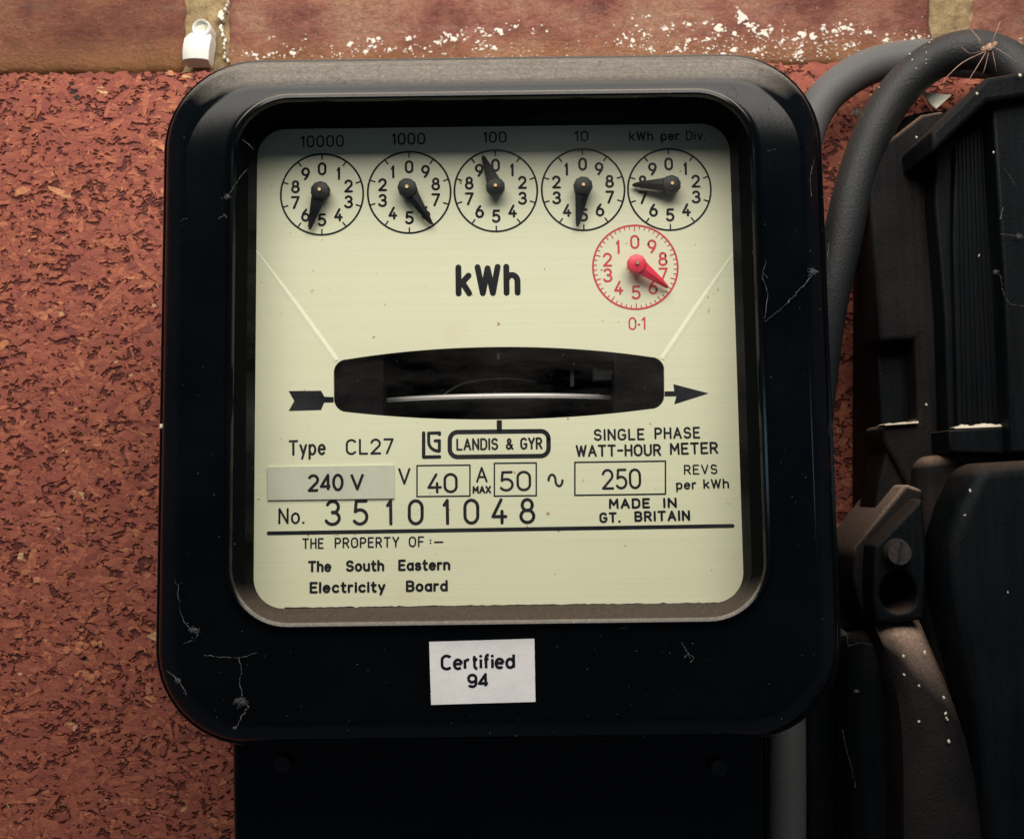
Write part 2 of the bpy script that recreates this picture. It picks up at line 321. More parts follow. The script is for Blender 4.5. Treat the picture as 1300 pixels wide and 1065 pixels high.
# ------------------------------------------------------------------ stroke lettering (rounded engraver's face)
def arc(cx, cy, rx, ry, a0, a1, n=None):
    n = n or max(4, int(abs(a1 - a0) / 14))
    return [(cx + rx * math.cos(R(a0 + (a1 - a0) * i / n)), cy + ry * math.sin(R(a0 + (a1 - a0) * i / n))) for i in range(n + 1)]
def stadium(w, h): r = w / 2; return arc(r, h - r * 1.05, r, r * 1.05, 0, 180) + arc(r, r * 1.05, r, r * 1.05, 180, 360) + [(w, h - r * 1.05)]
six = [arc(.3, .31, .3, .31, 0, 360), [(.02, .38), (.10, .66), (.36, 1)]]
G = {
 '0': (.6, [stadium(.6, 1)]),
 '1': (.22, [[(0, .80), (.20, 1), (.20, 0)]]),
 '2': (.6, [arc(.29, .71, .29, .29, 165, -38) + [(0, 0), (.6, 0)]]),
 '3': (.58, [arc(.28, .75, .26, .25, 155, -90), arc(.27, .265, .31, .265, 90, -155)]),
 '4': (.62, [[(.40, 1), (0, .27), (.62, .27)], [(.44, .50), (.44, 0)]]),
 '5': (.58, [[(.54, 1), (.10, 1), (.06, .54)] , [(.06, .54)] + arc(.27, .31, .31, .31, 125, -145)]),
 '6': (.6, six), '9': (.6, [[(.6 - x, 1 - y) for x, y in s_] for s_ in six]),
 '7': (.56, [[(0, 1), (.56, 1), (.16, 0)]]),
 '8': (.6, [arc(.3, .76, .235, .24, 0, 360), arc(.3, .27, .3, .27, 0, 360)]),
 'A': (.64, [[(0, 0), (.32, 1), (.64, 0)], [(.11, .33), (.53, .33)]]),
 'B': (.56, [[(0, 0), (0, 1), (.30, 1)] + arc(.30, .76, .24, .24, 80, -80) + [(.03, .52)], [(.30, .52)] + arc(.30, .26, .27, .26, 80, -80) + [(0.30, 0), (0, 0)]]),
 'C': (.60, [arc(.31, .69, .31, .31, 35, 180) + arc(.31, .31, .31, .31, 180, 325)]),
 'D': (.58, [[(0, 0), (0, 1), (.26, 1)] + arc(.26, .68, .32, .32, 80, 0) + arc(.26, .32, .32, .32, 0, -80) + [(.26, 0), (0, 0)]]),
 'E': (.50, [[(.5, 1), (0, 1), (0, 0), (.5, 0)], [(0, .52), (.42, .52)]]),
 'F': (.50, [[(.5, 1), (0, 1), (0, 0)], [(0, .50), (.42, .50)]]),
 'G': (.62, [arc(.31, .69, .31, .31, 35, 180) + arc(.31, .31, .31, .31, 180, 360) + [(.62, .46), (.38, .46)]]),
 'H': (.56, [[(0, 0), (0, 1)], [(.56, 0), (.56, 1)], [(0, .52), (.56, .52)]]),
 'I': (.02, [[(.01, 0), (.01, 1)]]),
 'L': (.48, [[(0, 1), (0, 0), (.48, 0)]]),
 'M': (.68, [[(0, 0), (.03, 1), (.34, .35), (.65, 1), (.68, 0)]]),
 'N': (.58, [[(0, 0), (0, 1), (.58, 0), (.58, 1)]]),
 'O': (.64, [stadium(.64, 1)]),
 'P': (.54, [[(0, 0), (0, 1), (.28, 1)] + arc(.28, .73, .27, .27, 80, -80) + [(.28, .46), (0, .46)]]),
 'R': (.56, [[(0, 0), (0, 1), (.28, 1)] + arc(.28, .74, .26, .26, 80, -80) + [(.28, .48), (0, .48)], [(.28, .48), (.56, 0)]]),
 'S': (.56, [arc(.28, .755, .26, .245, 25, 270) + arc(.28, .265, .28, .265, 80, -155)]),
 'T': (.60, [[(0, 1), (.6, 1)], [(.3, 1), (.3, 0)]]),
 'U': (.58, [[(0, 1), (0, .3)] + arc(.29, .3, .29, .3, 190, 350) + [(.58, .3), (.58, 1)]]),
 'V': (.60, [[(0, 1), (.3, 0), (.6, 1)]]),
 'W': (.84, [[(0, 1), (.21, 0), (.42, .95), (.63, 0), (.84, 1)]]),
 'X': (.58, [[(0, 0), (.58, 1)], [(0, 1), (.58, 0)]]),
 'Y': (.60, [[(0, 1), (.3, .46), (.6, 1)], [(.3, .46), (.3, 0)]]),
 'f': (.32, [[(.32, .98), (.20, 1), (.12, .86), (.12, 0)], [(0, .68), (.30, .68)]]),
 '④': (.62, [[(.62, .25), (0, .25), (.46, 1), (.46, 0)]]), '⑨': (.56, [arc(.28, .68, .27, .30, 0, 360), [(.55, .70), (.54, .38)] + arc(.27, .28, .27, .28, -10, -150)]),
 '⓪': (.58, [arc(.29, .5, .29, .5, 0, 360)]),
 '&': (.68, [[(.68, 0), (.16, .72)] + arc(.30, .80, .17, .19, 200, -20) + [(.40, .62), (.10, .42)] + arc(.25, .24, .23, .24, 150, 300) + [(.62, .40)]]),
 '-': (.40, [[(0, .5), (.4, .5)]]), '–': (.9, [[(0, .5), (.9, .5)]]),
 '.': (.03, [[(.0, .02), (.03, .02)]]), ':': (.03, [[(0, .25), (.02, .25)], [(0, .75), (.02, .75)]]), '·': (.03, [[(0, .45), (.03, .45)]]),
 '~': (.9, [arc(.22, .45, .22, .30, 180, 0)[:] + arc(.66, .45, .22, .30, 180, 360)]),
 'a': (.48, [arc(.24, .33, .24, .33, 0, 360), [(.48, .68), (.48, 0)]]),
 'c': (.46, [arc(.26, .34, .26, .34, 45, 315)]),
 'd': (.48, [arc(.24, .33, .24, .33, 0, 360), [(.48, 1), (.48, 0)]]),
 'e': (.50, [[(.02, .36), (.50, .36)] , arc(.25, .34, .25, .34, 5, 315)]),
 'h': (.46, [[(0, 0), (0, 1)], [(0, .4)] + arc(.23, .44, .23, .24, 170, 0) + [(.46, 0)]]),
 'i': (.02, [[(.01, 0), (.01, .68)], [(.0, .92), (.02, .92)]]),
 'k': (.44, [[(0, 0), (0, 1)], [(.42, .68), (.02, .28)], [(.16, .42), (.44, 0)]]),
 'l': (.02, [[(.01, 0), (.01, 1)]]),
 'n': (.46, [[(0, 0), (0, .68)], [(0, .4)] + arc(.23, .44, .23, .24, 170, 0) + [(.46, 0)]]),
 'o': (.50, [arc(.25, .34, .25, .34, 0, 360)]),
 'p': (.48, [arc(.24, .34, .24, .34, 0, 360), [(0, .68), (0, -.32)]]),
 'r': (.30, [[(0, 0), (0, .68)], [(0, .4)] + arc(.22, .42, .22, .25, 170, 70)]),
 's': (.42, [arc(.21, .51, .19, .17, 25, 270) + arc(.21, .18, .21, .18, 80, -155)]),
 't': (.32, [[(.12, .95), (.12, .15), (.20, 0), (.32, 0)], [(0, .68), (.32, .68)]]),
 'u': (.46, [[(0, .68), (0, .25)] + arc(.23, .25, .23, .25, 190, 350) + [(.46, .25)], [(.46, .68), (.46, 0)]]),
 'v': (.46, [[(0, .68), (.23, 0), (.46, .68)]]),
 'y': (.46, [[(0, .68), (.24, .02)], [(.46, .68), (.14, -.30)]]),
}
def ribbon(pts, w, z, butt=False):
    """flat ribbon with round ends in local (x, z-up) coordinates; sharp corners are split into separate ribbons"""
    clean = [pts[0]]
    for p in pts[1:]:
        if math.hypot(p[0] - clean[-1][0], p[1] - clean[-1][1]) > 1e-7: clean.append(p)
    if len(clean) < 2: clean.append((clean[0][0] + 1e-6, clean[0][1]))
    runs = [[clean[0]]]
    for i in range(1, len(clean)):
        runs[-1].append(clean[i])
        if i < len(clean) - 1:
            a0 = math.atan2(clean[i][1] - clean[i - 1][1], clean[i][0] - clean[i - 1][0]); a1 = math.atan2(clean[i + 1][1] - clean[i][1], clean[i + 1][0] - clean[i][0])
            if abs((a1 - a0 + math.pi) % (2 * math.pi) - math.pi) > R(42): runs.append([clean[i]])
    V = []; F = []; h = w / 2
    for ri, rn in enumerate(runs):
        L = []; Rr = []; n = len(rn)
        for i, p in enumerate(rn):
            q0 = rn[max(i - 1, 0)]; q1 = rn[min(i + 1, n - 1)]
            if 0 < i < n - 1:
                d0 = Vector((p[0] - q0[0], p[1] - q0[1])).normalized(); d1 = Vector((q1[0] - p[0], q1[1] - p[1])).normalized()
                t = (d0 + d1).normalized(); m = h / max(0.6, t.dot(d0))
            else: t = Vector((q1[0] - q0[0], q1[1] - q0[1])).normalized(); m = h
            L.append((p[0] - t.y * m, p[1] + t.x * m)); Rr.append((p[0] + t.y * m, p[1] - t.x * m))
        zz = z + ri * 1.5e-6; o = len(V)
        V += [(x, zz, y) for x, y in L] + [(x, zz, y) for x, y in Rr]
        F += [(o + i, o + n + i, o + n + i + 1, o + i + 1) for i in range(n - 1)]
        for e, sgn in ((0, 1), (n - 1, -1)):
            if butt and ((e == 0 and ri == 0) or (e > 0 and ri == len(runs) - 1)): continue
            p = rn[e]; q = rn[1] if e == 0 else rn[n - 2]; an = math.atan2(p[1] - q[1], p[0] - q[0]); o = len(V)
            V += [(p[0] + h * math.cos(an + R(-90 + 22.5 * k)), zz, p[1] + h * math.sin(an + R(-90 + 22.5 * k))) for k in range(9)]
            F.append(tuple(o + k for k in range(9)))
    return V, F
def text_mesh(s_, w, cap, sw, gap=0.30, butt=False):
    """s_ stretched to width w (ink edge to ink edge), cap height cap, stroke sw. returns V,F in local coords, baseline at 0"""
    sw *= 1.08; inner = cap - sw
    xs = []; x = 0
    for ch in s_:
        if ch == ' ': x += 0.5; continue
        xs.append((ch, x)); x += G[ch][0] + gap
    tot = x - gap if s_[-1] != ' ' else x
    sx = (w - sw) / tot if tot > 0 else 1
    if len(s_) == 1 and s_ in '1IL.': pass
    parts = []; k = 0
    for ch, x0 in xs:
        for st_ in G[ch][1]:
            parts.append(ribbon([(sw / 2 + (x0 + px) * sx, sw / 2 + py * inner) for px, py in st_], sw, k * 2e-6, butt and len(st_) > 1 and math.dist(st_[0], st_[1]) + len(st_) * .05 > .16)); k += 1
    return merge(parts)
def place(vf, p0, p1, y):
    """put a local text block so that its baseline runs from p0 towards p1 on plane y"""
    d = (p1 - p0); an = math.atan2(d.z, d.x); ca, sa = math.cos(an), math.sin(an)
    return [Vector((p0.x + v_[0] * ca - v_[2] * sa, y - v_[1], p0.z + v_[0] * sa + v_[2] * ca)) for v_ in vf[0]], vf[1]
def words(items, y):
    """items: (text, x0, x1, baseline y at x0, baseline y at x1, cap px, stroke px)"""
    out = []
    for s_, x0, x1, b0, b1, cap, sw, *rest in items:
        p0 = P(x0, b0, y); p1 = P(x1, b1, y); u = (p1 - p0).length / math.hypot(x1 - x0, b1 - b0)
        out.append(place(text_mesh(s_, (p1 - p0).length, cap * u, sw * u, *(rest or [])), p0, p1, y))
    return merge(out)
def letters(items, parent, mat, y=None, label=None, name='lettering'):
    V, F = words(items, YT if y is None else y)
    return link(name, mesh(name, V, F), mat, parent, label=label)
YT = YP - 0.00006

# ================================================================== BRICK WALL
YB = 0.012
wall = thing('brick_wall', 'old red brick wall showing above the chipboard, ochre mortar joints and white paint splashes', 'wall', (0, YB, P(650, 90, YB).z))
def brick(px0, px1, ztop, zbot, mat, seed):
    x0, x1 = P(px0, 40, YB).x, P(px1, 40, YB).x
    nx = max(4, int((x1 - x0) / 0.0016)); nz = 30; V = []; F = []
    def nv(u, w_): return noise.fractal(Vector((u * 60 + seed, w_ * 60, seed)), 0.8, 2, 5)
    for j in range(nz + 1):
        for i in range(nx + 1):
            u = x0 + (x1 - x0) * i / nx; w_ = zbot + (ztop - zbot) * j / nz
            e = min(u - x0, x1 - u, w_ - zbot, ztop - w_)
            d = max(0, 1 - e / 0.0022) ** 2 * 0.0018
            jx = nv(u * 2, w_ * 2) * 0.0008 if e < 1e-9 else 0
            V.append(Vector((u, YB + d + nv(u, w_) * 0.0009 * (1 if e > 0 else 1.5), w_ + (jx if j in (0, nz) else 0))))
            if i in (0, nx): V[-1].x += nv(w_ * 3, u) * 0.0012
    for j in range(nz):
        for i in range(nx): q = j * (nx + 1) + i; F.append((q, q + 1, q + nx + 2, q + nx + 1))
    rim = [i for i in range(nx + 1)] + [j * (nx + 1) + nx for j in range(1, nz + 1)] + [nz * (nx + 1) + i for i in range(nx - 1, -1, -1)] + [j * (nx + 1) for j in range(nz - 1, 0, -1)]
    o = len(V); V += [Vector((V[i].x, YB + 0.02, V[i].z)) for i in rim]; n = len(rim)
    F += [(rim[i], o + i, o + (i + 1) % n, rim[(i + 1) % n]) for i in range(n)]
    link('brick', mesh('brick', V, F), mat, wall, smooth=True)
zb = P(650, 84, YB).z
brick(-640, 232, zb + 0.065, zb, m_brick2, 3); brick(289, 1184, zb + 0.065, zb - 0.0006, m_brick, 11); brick(1238, 2130, zb + 0.065, zb, m_brick, 23)
for k, (a0, a1) in enumerate(((-700, 700), (755, 1630), (-200, 700))[:2]):
    brick(a0, a1, zb - 0.010, zb - 0.075, m_brick, 40 + k)
# mortar bed behind the bricks
V = []; F = []; x0, x1 = -0.20, 0.20; nx, nz = 260, 60
for j in range(nz + 1):
    for i in range(nx + 1):
        u = x0 + (x1 - x0) * i / nx; w_ = zb - 0.02 + 0.09 * j / nz
        V.append(Vector((u, YB + 0.0022 + 0.0012 * noise.fractal(Vector((u * 260, 3, w_ * 260)), 0.9, 2, 5), w_)))
for j in range(nz):
    for i in range(nx): q = j * (nx + 1) + i; F.append((q, q + 1, q + nx + 2, q + nx + 1))
link('mortar', mesh('mortar', V, F), m_mortar, wall, smooth=True)
# white splashes
def splash(cx, cy, r, asp=1.0):
    c0 = P(cx, cy, YB - 0.0004); sd_ = 3 if cx < 232 else 11 if cx < 1184 else 23; c0.y = YB + noise.fractal(Vector((c0.x * 60 + sd_, c0.z * 60, sd_)), 0.8, 2, 5) * 0.0009 - 0.00012 + (max(0, 1 - (c0.z - zb) / 0.0022) ** 2 * 0.0018 if c0.z < zb + .0022 else 0); n = 9; u = 0.00022; ph = random.uniform(0, 6)
    ring = []
    for i in range(n):
        q = 2 * math.pi * i / n; rr = r * u * random.uniform(0.3, 1.4)
        ring.append(Vector((c0.x + rr * math.cos(q) * asp, c0.y, c0.z + rr * math.sin(q))))
    V = ring + [Vector(((p.x - c0.x) * .6 + c0.x, c0.y - 0.00003 - r * u * 0.02, (p.z - c0.z) * .6 + c0.z)) for p in ring] + [Vector((p.x, c0.y + 0.003, p.z)) for p in ring]
    F = [tuple(range(n, 2 * n))] + [(i, (i + 1) % n, n + (i + 1) % n, n + i) for i in range(n)] + [(i, 2 * n + i, 2 * n + (i + 1) % n, (i + 1) % n) for i in range(n)]
    return V, F
sp_ = []
fixed = [(351, 67, 4), (341, 69, 3), (372, 67, 4.5), (322, 70, 4), (444, 55, 4), (474, 52, 5), (470, 58, 4), (463, 65, 3), (518, 49, 4), (431, 68, 3), (557, 55, 4.5), (574, 49, 6), (568, 45, 4), (585, 39, 3), (590, 49, 3), (608, 35, 3), (612, 40, 3), (607, 52, 2.5),
         (621, 45, 3.5), (634, 40, 6), (654, 33, 3), (677, 37, 3.5), (520, 62, 3), (540, 62, 3.5), (495, 63, 3), (610, 63, 3), (628, 62, 4), (845, 36, 5), (855, 33, 3), (875, 30, 3.5), (895, 30, 3.5), (912, 35, 7), (932, 43, 4), (942, 22, 6), (938, 17, 4), (950, 32, 6), (958, 36, 4),
         (968, 42, 5), (980, 37, 4), (973, 44, 4), (993, 52, 4), (994, 40, 2), (1018, 44, 5), (1032, 46, 5), (1045, 36, 4), (1060, 38, 5), (1071, 35, 6.5), (1080, 37, 4), (1102, 41, 4), (1050, 52, 4), (1075, 61, 4), (1085, 57, 4), (1125, 51, 4), (1150, 51, 4), (1160, 50, 4),
         (874, 52, 4), (900, 50, 4), (860, 62, 4), (870, 61, 3), (932, 62, 4.5), (958, 64, 4), (962, 61, 4), (985, 60, 3), (1010, 72, 4), (1016, 66, 4), (1018, 58, 3), (795, 48, 4), (803, 52, 4), (788, 55, 3), (818, 44, 4), (820, 22, 3), (803, 24, 3), (826, 62, 3), (900, 62, 3), (1168, 46, 3), (1290, 55, 4), (1296, 62, 4)]
for x, y, r in fixed:
    sp_.append(splash(x, y, r * random.uniform(0.6, 0.95), random.uniform(0.8, 1.6)))
    for _ in range(5): sp_.append(splash(x + random.gauss(0, 6), y + random.gauss(0, 4), r * random.uniform(0.2, 0.5), random.uniform(0.7, 1.8)))
for _ in range(560):
    x = random.choice((random.uniform(290, 1180), random.uniform(780, 1180))); y = 74 - abs(random.gauss(0, 14 if x < 700 else 22))
    if y > 4: sp_.append(splash(x, y, random.uniform(0.3, 1.2), random.uniform(0.8, 1.8)))
V, F = merge(sp_); link('paint_splashes', mesh('paint_splashes', V, F), m_lime, wall, kind='stuff')
# white smear running down the edge of the middle brick
V, F = merge([splash(x + random.gauss(0, 1.0), y, r, 0.75) for x, y, r in
              [(291, 2, 2), (288, 6, 2.5), (284, 11, 3), (281, 17, 5), (279, 20, 5), (283, 22, 4), (280, 34, 3.5), (282, 38, 3.5), (283, 44, 3), (284, 50, 3), (284, 55, 3), (284, 60, 2.2), (285, 66, 2), (286, 72, 3), (287, 76, 3)]])
link('paint_smear', mesh('paint_smear', V, F), m_lime, wall)

# ================================================================== MOUNTING BOARD (chipboard)
ztop = (P(120, 92, 0).z + P(1000, 84, 0).z) / 2
board = thing('mounting_board', 'coarse red-brown chipboard sheet fixed behind the meter, flaky surface', 'board', (0, 0, ztop - 0.15))
x0, x1, z0, z1 = -0.27, 0.27, -0.21, ztop
V = [Vector((x, y, z)) for y in (0.0003, YB - 0.0005) for x, z in ((x0, z0), (x1, z0), (x1, z1), (x0, z1))]
F = [(0, 1, 2, 3), (7, 6, 5, 4), (0, 4, 5, 1), (1, 5, 6, 2), (2, 6, 7, 3), (3, 7, 4, 0)]
link('board_core', mesh('board_core', V, F), m_chipbase, board)
caseL, caseR, caseT, caseB = P(207, 487, -0.078).x, P(1053, 487, -0.078).x, P(630, 72, -0.078).z, P(630, 943, -0.078).z
HO = P(107, 838, 0)
def flakes(n, Lm, Lsd, wm, hmax, y0):
    out = []
    cx = rng.uniform(x0, x1, n); cz = rng.uniform(z0, z1, n)
    keep = ~(np.hypot(cx - HO.x, cz - HO.z) < .0013) & ~((cx > caseL + .018) & (cx < caseR - .018) & (cz > caseB + .018) & (cz < caseT - .018))
    cx, cz = cx[keep], cz[keep]; n = len(cx)
    L = np.clip(rng.lognormal(math.log(Lm), Lsd, n), 0.0008, 0.012); w = np.clip(L * rng.uniform(.10, .85, n) ** 1.2, 0.0003, wm)
    th = np.where(rng.random(n) < 0.7, rng.normal(0, .45, n), rng.uniform(-math.pi / 2, math.pi / 2, n))
    h = y0 - rng.random(n) ** 1.2 * hmax
    tx = rng.normal(0, .025, n); tz = rng.normal(0, .05, n)
    k = 6; ang = np.linspace(0, 2 * math.pi, k, endpoint=False)
    a_ = ang[None, :] + rng.uniform(0, 6.28, (n, 1)) + rng.normal(0, .28, (n, k)); rr = rng.uniform(.55, 1.3, (n, k))
    lx = np.cos(a_) * L[:, None] / 2 * rr; lz = np.sin(a_) * w[:, None] / 2 * rr
    lift = rng.normal(0, .00001, (n, k))
    X = cx[:, None] + lx * np.cos(th)[:, None] - lz * np.sin(th)[:, None]
    Z = cz[:, None] + lx * np.sin(th)[:, None] + lz * np.cos(th)[:, None]
    Z = np.minimum(Z, z1 + 0.0006)
    dy = (lx * tx[:, None] + lz * tz[:, None]) + lift
    Y = h[:, None] + dy
    V = np.zeros((n, 2 * k + 1, 3))
    V[:, :k, 0] = X; V[:, :k, 1] = np.minimum(Y, 0.0002); V[:, :k, 2] = Z
    V[:, k:2 * k, 0] = X; V[:, k:2 * k, 1] = np.minimum(Y, 0.0002) + 0.0005; V[:, k:2 * k, 2] = Z
    V[:, 2 * k, 0] = cx; V[:, 2 * k, 1] = np.minimum(h, 0.0002); V[:, 2 * k, 2] = cz
    f = [(i, (i + 1) % k, 2 * k) for i in range(k)] + [(i, k + i, k + (i + 1) % k) for i in range(k)] + [(i, k + (i + 1) % k, (i + 1) % k) for i in range(k)]
    Fc = (np.arange(n) * (2 * k + 1))[:, None, None] + np.array(f)[None]
    tint = np.clip(rng.beta(2.2, 2.0, n) + (rng.random(n) < .012) * .4, 0, 1)
    return V, Fc, tint, len(f)
def fmesh(name, V, Fc, tint, nf):
    me = bpy.data.meshes.new(name); nv = V.shape[0] * V.shape[1]; F_ = Fc.reshape(-1, 3)
    me.vertices.add(nv); me.vertices.foreach_set('co', V.reshape(-1).astype(np.float32))
    me.loops.add(F_.size); me.loops.foreach_set('vertex_index', F_.reshape(-1).astype(np.int32))
    me.polygons.add(len(F_)); me.polygons.foreach_set('loop_start', np.arange(0, F_.size, 3, dtype=np.int32))
    me.update(calc_edges=True)
    me.shade_flat(); at = me.attributes.new('tint', 'FLOAT', 'FACE'); at.data.foreach_set('value', np.repeat(tint, nf).astype(np.float32))
    return me
V, Fc, tint, nf = flakes(215000, 0.0016, .68, 0.0024, 0.00014, -0.0001)
link('wood_flakes', fmesh('wood_flakes', V, Fc, tint, nf), m_chip, board, kind='stuff')
V, Fc, tint, nf = flakes(260, 0.0068, .25, 0.0030, 0.00002, -0.00014)
for i in range(min(len(V), 180)):
    if -0.18 < V[i, 12, 0] < 0.18: link('wood_flake', fmesh('wood_flake', V[i:i + 1], Fc[:1], tint[i:i + 1] * .8 + .1, nf), m_chip, board)

cyl_ = [Vector((HO.x + r_ * math.cos(R(t)), y_, HO.z + r_ * math.sin(R(t)))) for r_, y_ in ((.0013, -.0002), (.0009, .00025)) for t in range(0, 360, 24)]
link('nail_hole', mesh('nail_hole', cyl_, [tuple(range(15, 30))[::-1]] + [(i, (i + 1) % 15, 15 + (i + 1) % 15, 15 + i) for i in range(15)]), m_inner, board)  # shallow cup coloured black for the dark inside the hole
V, F = merge([blob(P(107 + random.gauss(0, 13), 834 + random.gauss(0, 4) + sy, -.0006), random.uniform(.0006, .0012), .25, 7) for sy in (-16, 26) for _ in range(8)])
lump = link('raised_fibres', mesh('raised_fibres', V, F), m_chip, board)
for cl in (((95, 112, 3.2), (92, 118, 3.8), (98, 124, 3.4), (90, 106, 2.4), (101, 113, 2.0), (97, 130, 2.2)), ((104, 870, 3.2), (110, 874, 2.4)), ((53, 708, 2.6), (59, 713, 2.0)), ((186, 812, 3.0), (192, 806, 2.2))):
    V, F = merge([blob(P(x, y, -.0001), r * .00027, .12, 8) for x, y, r in cl]); link('dark_pit', mesh('dark_pit', V, F), m_pit, board)
at_ = lump.data.attributes.new('tint', 'FLOAT', 'FACE'); at_.data.foreach_set('value', np.full(len(lump.data.polygons), .93, np.float32))

# ================================================================== METER
meter = thing('electricity_meter', 'square black electricity meter with cream dial plate, five black dials and one red dial', 'electricity meter', (0, 0, P(630, 943, -0.07).z))
def wr(L, T, Rr, B, y): return (P(L, 487, y).x, P(Rr, 487, y).x, P(630, B, y).z, P(630, T, y).z)
def grow(rc, g): return (rc[0] - g, rc[1] + g, rc[2] - g, rc[3] + g)
px = 0.00018
YF = -0.084                                   # flat front face
sil = wr(203.5, 73, 1055, 942, YF + 0.008)      # widest outline
rnd = grow(sil, -0.0011)                      # outline of the roundover, inside a small step
face = wr(233, 111, 1027, 912, YF)
bead_o = wr(286, 116, 973, 797, YF - 0.0002); bead_t = wr(291, 121, 968, 792, YF - 0.0016)
lip = wr(297, 127, 962, 787, YF - 0.0006)
floor_ = wr(323.5, 160, 936.5, 769, YP - 0.0004)
loops = []
def add(rc, y, r): loops.append([Vector((x, y, z)) for x, z in rrect(*rc, r)])
add(grow(sil, 0.0006), -0.001, 0.0215); add(grow(sil, 0.0004), -0.040, 0.0213); add(sil, YF + 0.0085, 0.021); add(sil, YF + 0.0080, 0.021)
add(grow(sil, -0.0003), YF + 0.0074, 0.0207); add(rnd, YF + 0.0070, 0.020)
def lerp(a_, b_, t): return tuple(p + (q - p) * t for p, q in zip(a_, b_))
for t, dv in ((0.005, .93), (.03, .84), (.08, .75), (.15, .665), (.24, .58), (.36, .475), (.48, .37), (.59, .275), (.68, .198), (.76, .133), (.83, .083), (.89, .045), (.94, .020), (.975, .006)):
    add(lerp(rnd, face, t), YF + 0.0070 * dv, 0.0200 - 0.0045 * t)
add(face, YF, 0.0155)
add(grow(bead_o, 0.0008), YF, 0.0142); add(bead_o, YF - 0.0003, 0.0136); 
add(lerp(bead_o, bead_t, .5), YF - 0.0014, 0.0132); add(bead_t, YF - 0.0017, 0.0128)
add(lerp(bead_t, lip, .5), YF - 0.0015, 0.0123); add(lip, YF - 0.0007, 0.0118)
mid = lerp(lip, floor_, .12); add(mid, YF + 0.0008, 0.0112); add(floor_, YP - 0.0004, 0.0068); add(grow(floor_, -0.0002), YP + 0.004, 0.0068)
V, F = loft(loops, close_first=True)
case = link('case', mesh('case', V, F), m_case, meter, sharp=32)
nl = len(loops[0]); case.data.materials.append(m_reveal)
for f in case.data.polygons:
    if len(f.vertices) == 4 and min(f.vertices) // nl >= len(loops) - 4: f.material_index = 1

# dial plate with the slot for the rotor disc
def slot_outline(y, grow_=0.0):
    L_, R_, c = 423.5, 843.5, 633
    top = lambda x: 440.5 + (abs(x - c) / 210) ** 2.1 * 17 - (x - c) * 0.008
    bot = lambda x: 532.5 - (abs(x - c) / 210) ** 2.1 * 13.5 - (x - c) * 0.010
    r = 17; pts = []
    for i in range(25): x = L_ + r + (R_ - L_ - 2 * r) * i / 24; pts.append((x, top(x)))
    for i in range(1, 8): q = R(90 - 90 * i / 8); pts.append((R_ - r + r * math.cos(q), top(R_ - r) + r - r * math.sin(q)))
    for i in range(8): q = R(90 * i / 8); pts.append((R_ - r + r * math.cos(q), bot(R_ - r) - r + r * math.sin(q)))
    for i in range(25): x = R_ - r - (R_ - L_ - 2 * r) * i / 24; pts.append((x, bot(x)))
    for i in range(1, 8): q = R(90 * i / 8); pts.append((L_ + r - r * math.sin(q), bot(L_ + r) - r + r * math.cos(q)))
    for i in range(8): q = R(90 * i / 8); pts.append((L_ + r - r * math.cos(q), top(L_ + r) + r - r * math.sin(q)))
    return [P(x, y_, y) for x, y_ in pts]
so = slot_outline(YP); ns = len(so)
out = [Vector((x, YP, z)) for x, z in rrect(*grow(floor_, 0.002), 0.007, 10, 14)]; no = len(out)
bm = bmesh.new()
vo = [bm.verts.new(p) for p in out]; vi = [bm.verts.new(p) for p in so]
es = [bm.edges.new((vo[i], vo[(i + 1) % no])) for i in range(no)] + [bm.edges.new((vi[i], vi[(i + 1) % ns])) for i in range(ns)]
bmesh.ops.triangle_fill(bm, edges=es, use_beauty=True)
bmesh.ops.recalc_face_normals(bm, faces=bm.faces)
if sum(f.normal.y for f in bm.faces) > 0: bmesh.ops.reverse_faces(bm, faces=bm.faces)
vb = [bm.verts.new(p + Vector((0, 0.0009, 0))) for p in so]
for i in range(ns): bm.faces.new((vi[i], vi[(i + 1) % ns], vb[(i + 1) % ns], vb[i]))
me = bpy.data.meshes.new('dial_plate'); bm.to_mesh(me); bm.free()
plate = link('dial_plate', me, m_plate, meter)
# diagonal glints put in as pale shallow ridges, from the slot to the frame
def glint_ridge(p_, q_, nm='glint_ridge'):
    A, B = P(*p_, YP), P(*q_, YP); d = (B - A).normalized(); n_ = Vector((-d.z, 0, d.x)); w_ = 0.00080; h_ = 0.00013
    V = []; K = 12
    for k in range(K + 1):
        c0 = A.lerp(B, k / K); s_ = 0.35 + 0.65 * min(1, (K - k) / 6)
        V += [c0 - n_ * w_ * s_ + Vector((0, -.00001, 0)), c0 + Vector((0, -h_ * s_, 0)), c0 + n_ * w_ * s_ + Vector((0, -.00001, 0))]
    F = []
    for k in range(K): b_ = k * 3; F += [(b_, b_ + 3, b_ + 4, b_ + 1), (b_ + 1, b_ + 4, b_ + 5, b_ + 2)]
    link(nm, mesh(nm, V, F), m_glint, plate, smooth=False)
glint_ridge((427, 458), (325, 318)); glint_ridge((841, 456), (931, 322))

